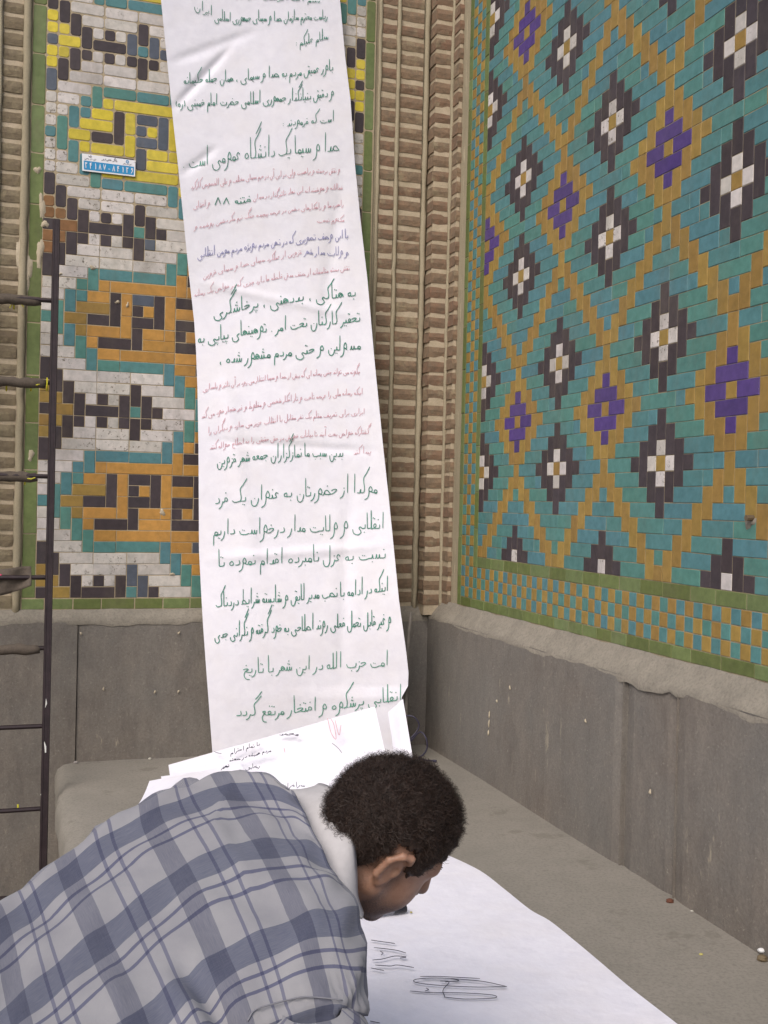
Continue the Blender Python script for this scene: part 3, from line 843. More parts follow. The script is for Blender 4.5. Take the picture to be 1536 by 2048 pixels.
mb = MB(); ys = np.linspace(-60, 1545, 400); nx = 80; vs = []
for y in ys:
    xl, xr = interp(edgeL, y), interp(edgeR, y)
    for k in range(nx + 1): vs.append(banner_pt(xl + (xr - xl) * k / nx, y))
mb.add(vs, [(i * (nx + 1) + k, (i + 1) * (nx + 1) + k, (i + 1) * (nx + 1) + k + 1, i * (nx + 1) + k + 1) for i in range(len(ys) - 1) for k in range(nx)])
sheet = mb.build('sheet', M['paper'], banner, smooth=True)
so = sheet.modifiers.new('thick', 'SOLIDIFY'); so.thickness = .0006; so.offset = -1; sheet.modifiers.new('edge', 'EDGE_SPLIT')
# part of the sheet above the picture, up to where it is fixed
mb = MB(); a = [banner_pt(interp(edgeL, -60) + (interp(edgeR, -60) - interp(edgeL, -60)) * k / 12, -60) for k in range(13)]
top = [p + np.array([-.02, .0, .9]) + 0 * nL for p in a]
mb.add(a + top, [(k, k + 1, k + 14, k + 13) for k in range(12)]); mb.build('sheet_upper', M['paper'], banner)
bm = lambda x, y: banner_pt(x, y, .0028)
M['ink_green'] = plain('ink_green', (.07, .30, .215), .6, var=.3, scale=60)
M['ink_green2'] = plain('ink_green_faded', (.12, .36, .26), .6, var=.2, scale=60)
M['ink_red'] = plain('ink_red', (.64, .34, .40), .6, var=.1, scale=60)
M['ink_blue'] = plain('ink_blue', (.32, .32, .56), .6, var=.2, scale=60)
M['ink_black'] = plain('ink_black', (.04, .04, .07), .6)
G, G2, RD, BLU = 'ink_green', 'ink_green2', 'ink_red', 'ink_blue'
lines = [
 ('بسم الله الرحمن الرحیم', (640, 4), (470, -6), 9, 1.9, G, 0),
 ('ریاست محترم سازمان صدا و سیمای جمهوری اسلامی', (655, 36), (428, 40), 17, 1.9, G, 3), ('ایران', (424, 30), (386, 14), 17, 1.9, G, 0),
 ('سلام علیکم :', (656, 77), (588, 92), 17, 1.9, G, 0),
 ('باور عمیق مردم به صدا و سیمای ، همان جمله حکیمانه', (666, 140), (366, 166), 20, 2.1, G, 4),
 ('و دقیق بنیانگذار جمهوری اسلامی حضرت امام خمینی (ره)', (668, 192), (350, 212), 20, 2.1, G, 4),
 ('است که فرمودند :', (668, 242), (562, 252), 17, 1.9, G, 0),
 ('صدا و سیما یک دانشگاه عمومی است .', (678, 300), (362, 336), 34, 2.1, G, -4),
 ('و نقش برجسته و پراهمیت ولی در این آن در حرم سیمای مختلف و علی الخصوص کارکرد', (680, 343), (381, 378), 12, 1.4, RD, -5),
 ('فعالانه و هوشمندانه این نهاد تاثیرگذار در میدان', (685, 378), (505, 400), 11, 1.4, RD, -3), ('فتنه ۸۸', (502, 404), (426, 410), 17, 2.4, G, 0), ('و افشای', (420, 410), (386, 416), 12, 1.4, RD, 0),
 ('راهبردها و راهکارهای دشمن در عرصه پیچیده جنگ نرم مکر دشمن پوشیده و', (687, 412), (388, 458), 11, 1.4, RD, -6),
 ('مکتوم نیست', (688, 442), (632, 444), 10, 1.4, RD, 0),
 ('با این وصف تصویری که در ذهن مردم بویژه مردم مومن انقلابی', (696, 474), (394, 516), 15, 1.9, BLU, -5),
 ('و ولایت مدار شهر', (697, 510), (608, 508), 14, 1.7, BLU, 0), ('قزوین از عملکرد سیمای صدا و سیمای قزوین', (603, 508), (405, 556), 12, 1.4, RD, -4),
 ('نقش بسته متاسفانه از صنف مدق فاصله ها دارد چیزی که در خواص یک رسانه', (699, 540), (388, 592), 12, 1.4, RD, -6),
 ('به هتاکی ، بددهنی ، پرخاشگری', (711, 592), (425, 632), 26, 2.5, G, -6),
 ('تحقیر کارکنان تحت امر . توهینهای پیاپی به', (720, 642), (394, 686), 25, 2.5, G, -4),
 ('مسئولین و حتی مردم مشهور شده ،', (721, 696), (436, 728), 26, 2.5, G, -2),
 ('چگونه می تواند چنین رسانه ای که بیش از صدا و سیما انتظار می رود بر آن تاثیر و پاسداری', (720, 746), (405, 782), 11, 1.5, RD, -7),
 ('اینکه رسانه ملی را عرصه تاخت و تاز افکار شخصی و مغلوط و غیر هنجار خود می کند', (725, 788), (402, 836), 12, 1.5, RD, -7),
 ('ابزاری برای تعریف مقام یک نفر مقابل با انقلاب عزیز می سازد و دیگران را', (729, 828), (415, 866), 12, 1.5, RD, -6),
 ('گشتارکه خواص بحث آیند تا بیانات خویش در حق حقیقی را به اصلاح حواله کنند', (738, 868), (418, 898), 12, 1.5, RD, -6),
 ('پیدا کند', (742, 906), (706, 908), 13, 1.4, RD, 0),
 ('بدین سبب ما نمازگزاران جمعه شهر قزوین', (686, 912), (432, 930), 24, 2.2, G, -6),
 ('موکدا از حضورتان به عنوان یک فرد', (754, 984), (428, 1008), 29, 2.3, G, -3),
 ('انقلابی و ولایت مدار درخواست داریم', (768, 1056), (424, 1070), 30, 2.3, G, 0),
 ('نسبت به عزل نامبرده اقدام نموده تا', (771, 1116), (434, 1132), 29, 2.3, G, 0),
 ('اینکه در ادامه با نصب مدیر لایق و شایسته شرایط دردناک', (776, 1182), (430, 1212), 27, 2.5, G, 2),
 ('و غیر قابل تحمل فعلی روند اصلاحی به خود گرفته و نگرانی جدی', (782, 1248), (428, 1276), 26, 2.5, G, -2),
 ('امت حزب الله در این شهر با تاریخ', (776, 1330), (484, 1346), 27, 2.3, G2, 0),
 ('انقلابی پرشکوه و افتخار مرتفع گردد', (803, 1398), (470, 1432), 27, 2.5, G2, 6)]
for i, (s, a, b, h, wd, mt, sag) in enumerate(lines):
    write_line(banner, s, a, b, h * (1.18 if h > 13 else 1.05), wd * (.70 if h > 13 else .66), M[mt], bm, 100 + i, sag)

# ------------------------------------------------------------------ paper strip lying on the bench, folded up at its far end
def bench_hit(x, y, o=0): return hit(x, y, np.array([0, 0, Z_BENCH + o]), Z)
strip = thing('paper_strip', bench_hit(900, 1900), 'white paper strip with pen signatures lying along the bench beside the man', 'paper')
# right edge as seen in the photo, parallel band towards the viewer
ed = [(880, 1708), (896, 1713), (960, 1744), (1010, 1782), (1060, 1822), (1100, 1845), (1150, 1885), (1200, 1927), (1260, 1978), (1350, 2048), (1500, 2165), (1800, 2400)]
E3 = np.array([bench_hit(x, y) for x, y in ed]); Ev = catmull(E3, 5)
mb = MB(); nw = 22; vs = []; WID = .80
for i, p in enumerate(Ev):
    for k in range(nw + 1):
        q = p - dL * WID * k / nw; u = k / nw
        h_ = .0035 + .006 * (.5 + .5 * math.sin(q[1] * 7 + q[0] * 3)) * min(1, u * 3) + .003 * math.sin(q[1] * 23 + u * 5) * u
        vs.append((q[0], q[1], Z_BENCH + max(h_, .0035)))
mb.add(vs, [(i * (nw + 1) + k, (i + 1) * (nw + 1) + k, (i + 1) * (nw + 1) + k + 1, i * (nw + 1) + k + 1)[::-1] for i in range(len(Ev) - 1) for k in range(nw)])
sh = mb.build('sheet', M['paper'], strip, smooth=True)
so = sh.modifiers.new('thick', 'SOLIDIFY'); so.thickness = .0006; so.offset = 0; sh.modifiers.new('edge', 'EDGE_SPLIT')
bp = lambda x, y: bench_hit(x, y, .0135)
def pen(root, strokes, wd, mat, fmap, name='signature'):
    mb = MB()
    for s in strokes: ribbon(mb, catmull(s, 6), wd, fmap)
    return mb.build(name, mat, root)
pen(strip, [[(1014, 1973), (960, 1962), (880, 1956), (835, 1958), (830, 1964), (870, 1970), (950, 1974), (1014, 1973)], [(900, 1957), (918, 1961), (890, 1964)], [(880, 1962), (898, 1964), (886, 1980), (890, 1994)], [(820, 1982), (860, 1985), (930, 1986), (985, 1990), (988, 1996), (930, 1998), (888, 1994)], [(852, 1976), (857, 1979), (850, 1982)], [(840, 1953), (880, 1953), (960, 1957)]], 1.5, M['ink_black'], bp)
pen(strip, [[(742, 1880), (762, 1883), (790, 1887)], [(748, 1895), (790, 1900), (812, 1906)], [(760, 1902), (766, 1906), (762, 1910)], [(745, 1920), (765, 1918), (790, 1912), (812, 1914), (800, 1916)], [(750, 1930), (780, 1932), (795, 1930), (828, 1935)], [(742, 1936), (768, 1941)], [(740, 2042), (760, 2046)]], 1.6, M['ink_black'], bp)
# heap at the foot of the banner: two overlapping turned-up sheets
fold = thing('folded_paper', bench_hit(500, 1600), 'folded end of signed white paper leaning against the foot of the banner', 'paper')
def quad_sheet(root, tl, tr, br, bl, amp, ph, name='sheet', n=18):
    A = [np.array(at(*q)) for q in (tl, tr, br, bl)]; mb = MB(); vs = []
    nn = np.cross(A[1] - A[0], A[3] - A[0]); nn /= np.linalg.norm(nn)
    for i in range(n + 1):
        for k in range(n + 1):
            u, v = k / n, i / n
            p = (A[0] * (1 - u) + A[1] * u) * (1 - v) + (A[3] * (1 - u) + A[2] * u) * v
            vs.append(p + nn * amp * math.sin(u * 6 + ph) * math.sin(v * 3.1))
    mb.add(vs, [(i * (n + 1) + k, (i + 1) * (n + 1) + k, (i + 1) * (n + 1) + k + 1, i * (n + 1) + k + 1) for i in range(n) for k in range(n)])
    o = mb.build(name, M['paper'], root, smooth=True); s = o.modifiers.new('thick', 'SOLIDIFY'); s.thickness = .0008; s.offset = 0; o.modifiers.new('edge', 'EDGE_SPLIT')
    return A
A1 = quad_sheet(fold, (337, 1530, 3.62), (750, 1413, 3.50), (800, 1640, 3.05), (350, 1640, 3.20), .010, .4)
A2 = quad_sheet(fold, (299, 1562, 3.45), (480, 1528, 3.40), (560, 1640, 3.0), (262, 1625, 3.18), .012, 2.)
A3 = quad_sheet(fold, (322, 1553, 3.50), (440, 1538, 3.44), (470, 1600, 3.2), (330, 1600, 3.25), .008, 1.)
# turned-over corner lying against the banner at the right
quad_sheet(banner, (776, 1425, 3.60), (806, 1398, 3.58), (828, 1530, 3.35), (790, 1530, 3.35), .004, .3, 'folded_corner')
def fmapA(x, y):             # photo pixel on the big turned-up sheet
    n = np.cross(A1[1] - A1[0], A1[3] - A1[0]); n /= np.linalg.norm(n)
    if n @ FW > 0: n = -n
    return hit(x, y, A1[0] + n * .016, n)
for s, a, b, h, c_ in [('محمد', (597, 1470), (556, 1470), 11, 'ink_black'), ('با تمام احترام', (520, 1490), (460, 1508), 9, 'ink_black'), ('مردم همیشه در صحنه', (542, 1502), (458, 1524), 9, 'ink_black'), ('رضایی', (520, 1534), (490, 1538), 9, 'ink_black'), ('سرافراز', (610, 1572), (566, 1574), 9, 'ink_black'), ('نجفی', (458, 1532), (436, 1540), 8, 'ink_black')]:
    write_line(fold, s, a, b, h, 1.2, M[c_], fmapA, int(a[0]), name='signature')
pen(fold, [[(655, 1436), (662, 1465), (672, 1478), (668, 1450), (662, 1438)], [(670, 1440), (678, 1470), (682, 1450)], [(568, 1496), (570, 1505)]], 1.3, M['ink_red'], fmapA)
pen(fold, [[(664, 1486), (676, 1496), (684, 1506)], [(428, 1503), (436, 1506), (443, 1507)]], 1.0, M['ink_black'], fmapA)

# ------------------------------------------------------------------ ladder
M['iron'] = plain('ladder_iron', (.035, .022, .026), .5, .2, .3, var=.3)
M['rag'] = rough_mat('grey_rag', (.13, .105, .085), (.08, .066, .055), 30, bs=.8)
M['tie'] = plain('yellow_tie', (.60, .55, .03), .5)
M['drip'] = plain('white_drip', (.75, .75, .72), .6)
def lad(x, y):  # on the ladder's plane, leaning: depth falls with height
    return at(x, y, 3.90 - .32 * (y - 437) / 1300)
bot = at(76, 2010, 3.42); 
ladder = thing('metal_ladder', (bot[0], bot[1], 0), 'dark iron ladder with rag-wrapped rungs leaning on the wall at the left', 'ladder')
rl0 = lad(113, 440); rlb = lad(86, 1740); dv = (rlb - rl0) / np.linalg.norm(rlb - rl0); rl1 = rl0 + dv * ((rl0[2] - 0.0) / -dv[2])
LV = -dL * .42
for off in (0, 1):
    mb = MB(); o = LV * off
    perp = nL
    a_ = dL * .020; b_ = np.cross(dv, dL); b_ /= np.linalg.norm(b_)
    for s0 in (-.5,):
        p = rl0 + o - a_ * .5 - b_ * .012; v = rl1 - rl0
        if np.cross(a_, b_) @ v < 0: box_frame(mb, p + v, a_, b_ * .024, -v)
        else: box_frame(mb, p, a_, b_ * .024, v)
    for kx in (-1, 1):
        tube(mb, [rl0 + o + dL * .0085 * kx + nL * .010, rl1 + o + dL * .0085 * kx + nL * .010], .0045, 6)
    mb.build('rail', M['iron'], ladder)
rungs = [602, 766, 953, 1155, 1296, 1452, 1617, 1790]
for i, y in enumerate(rungs):
    xr = 113 - 27 * (y - 440) / 1300
    p = lad(xr - 3, y); mb = MB(); tube(mb, [p, p + LV], .008, 8)
    rg = mb.build('rung', M['iron'], ladder)
    if i in (0, 1, 2, 4):
        mb = MB(); rs = random.Random(i); x1 = [82, 92, 74, 80][[0, 1, 2, 4].index(i)]
        q0 = lad(x1, y + 2); pts = []; rd = []
        for k in range(16):
            pts.append(q0 + LV * 1.0 * k / 15 * .8 + Z * rs.uniform(-.003, .003) + nL * .004); rd.append(.020 * rs.uniform(.8, 1.05) * (.75 if k == 0 else 1) * (.75 if i == 0 and k > 8 else 1))
        tube(mb, pts, rd, 12); mb.build('rag_wrap', M['rag'], ladder, smooth=True)
        for tx in {0: (28,), 1: (13, 62, 94), 2: (50,), 4: ()}[i]:
            c0 = lad(tx, y + 3); mb = MB(); pts = [c0 + .0225 * (math.cos(a) * Z + math.sin(a) * nL) for a in np.linspace(0, 2 * math.pi, 14)]
            tube(mb, pts, .0028, 6, False); 
            if tx != 94: tube(mb, [c0 + nL * .03, c0 + nL * .036 + dL * .02 + Z * -.004, c0 + nL * .034 + dL * .034 + Z * (-.02 if i == 0 else .002)], .0022, 6)
            if tx == 28: tube(mb, [c0 + nL * .03, c0 + nL * .032 - dL * .014 + Z * -.026], .0022, 6)
            mb.build('yellow_tie', M['tie'], ladder)
    if i == 6:
        c0 = lad(36, y - 2); mb = MB(); tube(mb, [c0 + nL * .012 + Z * .014, c0 + nL * .016, c0 + nL * .012 - Z * .012], .003, 6); mb.build('yellow_tie', M['tie'], ladder)
# loose brown rag hanging on one rung
mb = MB(); n1, n2 = 16, 8; vs = []
for i in range(n1 + 1):
    for k in range(n2 + 1):
        u, v = i / n1, k / n2
        x = -70 + 132 * u; yt = 1136 + 4 * math.sin(u * 5); hb = 30 + 22 * math.sin(u * math.pi * .9) * (1 if u > .2 else .6)
        p = lad(x, yt + hb * v) + nL * (.028 + .012 * math.sin(u * 11 + v * 3))
        vs.append(p)
mb.add(vs, [(i * (n2 + 1) + k, i * (n2 + 1) + k + 1, (i + 1) * (n2 + 1) + k + 1, (i + 1) * (n2 + 1) + k) for i in range(n1) for k in range(n2)])
o = mb.build('loose_rag', M['rag'], ladder, smooth=True); s = o.modifiers.new('thick', 'SOLIDIFY'); s.thickness = .003
mb = MB(); tube(mb, [lad(4, 1150) + nL * .045 - dL * .02, lad(4, 1150) + nL * .05], [.009, .006], 8); mb.build('pink_knot', plain('pink_cloth', (.6, .08, .16), .8), ladder)
for (xa, ya, xb, yb) in ((97, 985, 94, 1045), (92, 1395, 90, 1415), (88, 1480, 91, 1503), (83, 1578, 82, 1588)):
    mb = MB(); p, q = lad(xa, ya) + nL * .0165, lad(xb, yb) + nL * .0165; tube(mb, [p, (p + q) / 2 + dL * .002, q], [.002, .0036, .0025], 6); mb.build('paint_drip', M['drip'], ladder)

# ------------------------------------------------------------------ small things
def scatter_rock(name, P, r, mat, label, cat, seed, group=None):
    rs = random.Random(seed); mb = MB(); vs = []; n1, n2 = 6, 9
    for i in range(n1 + 1):
        for k in range(n2):
            a, b = math.pi * i / n1, 2 * math.pi * k / n2; j = rs.uniform(.75, 1.15)
            vs.append(P + np.array([r * j * math.sin(a) * math.cos(b), r * .8 * j * math.sin(a) * math.sin(b), r * .6 * (math.cos(a) + .85)]))
    mb.add(vs, [(i * n2 + k, (i + 1) * n2 + k, (i + 1) * n2 + (k + 1) % n2, i * n2 + (k + 1) % n2) for i in range(n1) for k in range(n2)])
    return tag(mb.build(name, mat), label, cat, group)
scatter_rock('brick_crumb', bench_hit(1340, 1806), .0105, plain('crumb_red', (.13, .05, .03), .9, nb=.8), 'small dark red lump of brick on the bench near the right wainscot', 'stone', 1)
scatter_rock('litter', bench_hit(1524, 1922), .013, plain('litter_brown', (.16, .12, .07), .8, nb=.6), 'small brown scrap of litter at the right edge of the bench', 'litter', 2)
scatter_rock('litter', bench_hit(1523, 1912) + Z * .008, .009, plain('litter_white', (.75, .75, .75), .5), 'white crumpled scrap lying on the brown scrap of litter', 'litter', 3)
scatter_rock('crumb', bench_hit(1402, 1911), .005, plain('crumb_yellow', (.5, .45, .15), .8), 'tiny yellowish crumb on the bare stone right of the paper strip', 'crumb', 4)
scatter_rock('crumb', bench_hit(1384, 1824), .0045, plain('crumb_pale', (.5, .48, .42), .8), 'tiny pale chip on the bench just right of the red lump', 'crumb', 5)
scatter_rock('crumb', bench_hit(300, 1519), .007, plain('crumb_pale2', (.55, .52, .45), .8), 'pale sliver on the bench at the foot of the back wainscot', 'crumb', 6)
scatter_rock('crumb', bench_hit(152, 1527), .009, plain('crumb_grey', (.33, .30, .28), .8), 'grey crumb on the bench nearest the ladder', 'crumb', 8)
scatter_rock('crumb', bench_hit(822, 1826, .008), .0035, plain('crumb_gold', (.45, .38, .12), .8), 'tiny golden crumb on the paper strip by the marker', 'crumb', 9)
# iron stub in the right wall
mb = MB(); P = hit(1506, 1036, OR, nR); tube(mb, [P - nR * .02, P + nR * .02], [.008, .007], 10)
tag(mb.build('iron_stub', plain('rust', (.14, .10, .06), .8, nb=.6)), 'rusty iron stub poking out of the turquoise tiles near the right edge', 'bolt')
# white spatter on the stones
for i, (x, y) in enumerate([(357, 1383), (310, 1384), (207, 1378), (358, 1266), (162, 1267)]):
    blob(dadoL, 'white_spot', hit(x, y, OL + nL * .042, nL), dL, nL, .004, .006, M['chalk'], 200 + i, .0015)
for i, (x, y, h) in enumerate([(1019, 1376, .007), (993, 1402, .006), (978, 1430, .012), (977, 1447, .014), (976, 1466, .012), (1299, 1584, .008), (1170, 1442, .006)]):
    blob(dadoR, 'white_spot', hit(x, y, CORNER + nR * .0545, nR), dR, nR, .0045, h, M['chalk'], 300 + i, .0015)
# cable behind the banner: a pale pipe up the corner and two loops of dark wire
mb = MB(); P = [at(822, 1225, 4.20), at(815, 1300, 4.18), at(812, 1400, 4.15), at(812, 1500, 4.12)]; tube(mb, catmull(P, 6), .007, 8)
tag(mb.build('cable', plain('pale_cable', (.20, .18, .16), .7)), 'pale cable running down the corner beside the banner edge', 'cable')
mb = MB()
tube(mb, catmull([at(x, y, d) for x, y, d in [(800, 1440, 3.95), (812, 1432, 3.93), (828, 1434, 3.92), (838, 1448, 3.92), (834, 1462, 3.92), (822, 1476, 3.92), (808, 1488, 3.93), (800, 1500, 3.94)]], 6), .0028, 6)
tube(mb, catmull([at(x, y, d) for x, y, d in [(822, 1482, 3.92), (840, 1464, 3.9), (852, 1476, 3.88), (854, 1496, 3.88), (846, 1510, 3.88), (836, 1516, 3.88), (850, 1520, 3.88), (872, 1522, 3.86)]], 6), .0028, 6)
tube(mb, [at(866, 1522, 3.86), at(873, 1522.5, 3.855)], .005, 8)
tag(mb.build('wire_loop', plain('dark_wire', (.035, .03, .06), .5)), 'dark looped wire lying in the corner behind the man\'s head', 'wire')

# ------------------------------------------------------------------ the man
def surface_nets(Fv, origin, h):
    nx, ny, nz = Fv.shape; s = Fv < 0
    c = np.zeros((nx - 1, ny - 1, nz - 1), int)
    for i in (0, 1):
        for j in (0, 1):
            for k in (0, 1): c += s[i:nx - 1 + i, j:ny - 1 + j, k:nz - 1 + k]
    act = (c > 0) & (c < 8); idx = -np.ones(act.shape, int); A = np.argwhere(act); idx[act] = np.arange(len(A))
    acc = np.zeros((len(A), 3)); cnt = np.zeros(len(A))
    corners = [(i, j, k) for i in (0, 1) for j in (0, 1) for k in (0, 1)]
    for a in corners:
        for ax in range(3):
            if a[ax]: continue
            b = list(a); b[ax] = 1
            fa = Fv[A[:, 0] + a[0], A[:, 1] + a[1], A[:, 2] + a[2]]; fb = Fv[A[:, 0] + b[0], A[:, 1] + b[1], A[:, 2] + b[2]]
            m = (fa < 0) != (fb < 0); t = np.where(m, fa / (fa - fb + 1e-20), 0)
            p = A + np.array(a); p = p.astype(float); p[:, ax] += t
            acc[m] += p[m]; cnt[m] += 1
    V = origin + h * acc / cnt[:, None]
    quads = []
    for ax in range(3):
        o1, o2 = [q for q in range(3) if q != ax]
        sl0 = [slice(None)] * 3; sl1 = [slice(None)] * 3; sl0[ax] = slice(0, -1); sl1[ax] = slice(1, None)
        e = s[tuple(sl0)] != s[tuple(sl1)]; E = np.argwhere(e)
        ok = (E[:, o1] > 0) & (E[:, o2] > 0) & (E[:, o1] < Fv.shape[o1] - 1) & (E[:, o2] < Fv.shape[o2] - 1); E = E[ok]
        flip = s[E[:, 0], E[:, 1], E[:, 2]]
        def g(d1, d2):
            q = E.copy(); q[:, o1] -= d1; q[:, o2] -= d2; return idx[q[:, 0], q[:, 1], q[:, 2]]
        a, b, c_, d_ = g(1, 1), g(0, 1), g(0, 0), g(1, 0)
        Q = np.stack([a, b, c_, d_], 1); rev = flip if ax != 1 else ~flip
        Q[~rev] = Q[~rev][:, ::-1]; quads.append(Q)
    Q = np.concatenate(quads); Q = Q[(Q >= 0).all(1)]
    return V, Q
def sm(a, b, k):
    h = np.clip(.5 + .5 * (b - a) / k, 0, 1); return b * (1 - h) + a * h - k * h * (1 - h)
def smx(a, b, k): return -sm(-a, -b, k)
def ell(P, c, r):
    r = np.array(r); q = (P - np.array(c)) / r; k0 = np.linalg.norm(q, axis=-1); k1 = np.linalg.norm(q / r, axis=-1) + 1e-9
    return k0 * (k0 - 1) / k1
def cap(P, a, b, ra, rb):
    a, b = np.array(a, float), np.array(b, float); ab = b - a; t = np.clip(((P - a) @ ab) / (ab @ ab), 0, 1)
    return np.linalg.norm(P - (a + t[..., None] * ab), axis=-1) - (ra + (rb - ra) * t)
# shirt ---------------------------------------------------------------
vk = [0, .4, 1.4, 2.4, 3.35]
cols = [  # u, then (x, y, depth) at each v in vk
 (-2.6, [(-420, 2170, 1.12), (-400, 2240, 1.07), (-330, 2420, .98), (-250, 2640, .92), (-180, 2850, .92)]),
 (-1.2, [(-190, 1972, 1.30), (-172, 2030, 1.25), (-130, 2170, 1.12), (-80, 2370, 1.02), (-20, 2560, 1.0)]),
 (0, [(-18, 1822, 1.45), (4, 1871, 1.40), (36, 2020, 1.24), (90, 2215, 1.10), (150, 2400, 1.08)]),
 (1, [(127, 1711, 1.56), (141, 1750, 1.51), (200, 1891, 1.35), (276, 2062, 1.20), (340, 2230, 1.14)]),
 (2, [(296, 1598, 1.65), (304, 1641, 1.60), (364, 1755, 1.46), (443, 1935, 1.29), (500, 2085, 1.22)]),
 (3, [(436, 1545, 1.71), (465, 1594, 1.66), (532, 1695, 1.51), (609, 1856, 1.34), (650, 2028, 1.265)]),
 (3.6, [(530, 1550, 1.69), (552, 1588, 1.65), (612, 1702, 1.52), (683, 1846, 1.36), (706, 2034, 1.29)]),
 (3.92, [(582, 1577, 1.64), (600, 1610, 1.61), (655, 1722, 1.51), (722, 1838, 1.40), (731, 2040, 1.32)])]
K = []; KN = []
for ci, (u, p) in enumerate(cols):
    P = np.array([at(*q) for q in p])
    sdir = np.array(at(*cols[min(ci + 1, len(cols) - 1)][1][2])) - np.array(at(*cols[max(ci - 1, 0)][1][2]))
    wv_ = P[4] - P[0]; n_ = np.cross(wv_, sdir); n_ /= np.linalg.norm(n_)
    if n_[2] < 0: n_ = -n_
    mid = (P[0] + P[3]) / 2
    back = P[0] - n_ * .05 + (P[0] - mid) * .10
    su = sdir / np.linalg.norm(sdir)
    if u < 3.3: under = [P[4] - n_ * .06 + wv_ * .02, P[3] - n_ * .17, mid - n_ * .24, P[0] - n_ * .16, back]
    else: under = [P[4] - n_ * .02 - su * .03, P[3] - n_ * .08 - su * .06, mid - n_ * .15 - su * .04, P[0] - n_ * .10 - su * .01, back]
    ring = np.vstack([P, under]); K.append((u, ring)); KN.append(n_)
HC = at(777, 1672, 1.66)                  # centre of the head
hU = np.array([.66, -.08, .75]); hU /= np.linalg.norm(hU)
hF = np.array([.62, .36, -.55]); hF -= hU * (hF @ hU); hF /= np.linalg.norm(hF)
hR = np.cross(hF, hU)
HM = np.stack([hF, hR, hU])               # world -> head axes (forward, right ear, crown)
def H(p): return HC + np.array(p) @ HM
NECK0 = H((-.035, 0, -.07)); NECKB = at(640, 1740, 1.63)
def head_sdf(Pw):
    P = (Pw - HC) @ HM.T; Q = P.copy(); Q[..., 1] = np.abs(Q[..., 1])
    d = ell(P, (-.012, 0, .022), (.098, .077, .090))
    d = sm(d, ell(P, (.030, 0, -.035), (.062, .060, .085)), .03)
    d = sm(d, ell(Q, (.045, .036, -.050), (.035, .028, .040)), .02)      # cheeks
    d = sm(d, cap(Q, (-.005, .056, -.055), (.062, .014, -.108), .020, .017), .022)   # jaw line
    d = sm(d, cap(P, (.070, 0, -.112), (.074, 0, -.100), .017, .016), .018)
    d = sm(d, cap(Q, (.078, .010, .018), (.068, .045, .014), .012, .011), .016)      # brow
    d = smx(d, -ell(Q, (.098, .032, -.004), (.017, .017, .012)), .012)    # eye sockets
    d = sm(d, ell(Q, (.073, .031, -.006), (.013, .014, .011)), .004)
    d = sm(d, cap(P, (.092, 0, .005), (.112, 0, -.038), .0085, .0125), .010)         # nose
    d = sm(d, cap(Q, (.100, 0, -.042), (.098, .014, -.044), .010, .008), .006)
    d = sm(d, cap(Q, (.092, 0, -.068), (.082, .020, -.070), .0065, .004), .006)      # lips
    d = sm(d, cap(Q, (.090, 0, -.079), (.081, .018, -.078), .0070, .004), .006)
    d = sm(d, cap(Pw, NECK0, NECKB, .054, .058), .03)
    # ear: rim, lobe, hollow
    Q0 = Q; Q = Q.copy(); Q[..., 0] = (Q0[..., 0] + .010) / .88 - .010; Q[..., 2] = (Q0[..., 2] + .008) / .88 - .008
    e = cap(Q, (-.030, .080, -.030), (-.034, .086, .005), .0062, .0062)
    for a, b in (((-.034, .086, .005), (-.022, .090, .024)), ((-.022, .090, .024), (-.004, .088, .028)), ((-.004, .088, .028), (.006, .080, .016)), ((-.030, .080, -.030), (-.012, .076, -.044)), ((-.012, .076, -.044), (-.003, .074, -.034))):
        e = sm(e, cap(Q, a, b, .0062, .0062), .004)
    e = sm(e, ell(Q, (-.014, .076, -.008), (.020, .006, .034)), .006)
    e = smx(e, -ell(Q, (-.006, .088, -.010), (.010, .011, .013)), .004); e = smx(e, -ell(Q, (-.015, .091, .010), (.011, .008, .010)), .004)
    e = sm(e, cap(Q, (.003, .077, -.010), (.001, .077, -.018), .005, .005), .004)
    d = sm(d, e, .006)
    return d
def mesh_sdf(fn, lo, hi, h):
    lo, hi = np.array(lo), np.array(hi); n = np.ceil((hi - lo) / h).astype(int) + 1
    ax = [lo[i] + h * np.arange(n[i]) for i in range(3)]
    Gx = np.stack(np.meshgrid(*ax, indexing='ij'), -1); Fv = fn(Gx.reshape(-1, 3)).reshape(n)
    return surface_nets(Fv, lo, h)
V, Q = mesh_sdf(head_sdf, HC - .19, HC + .17, .0036)
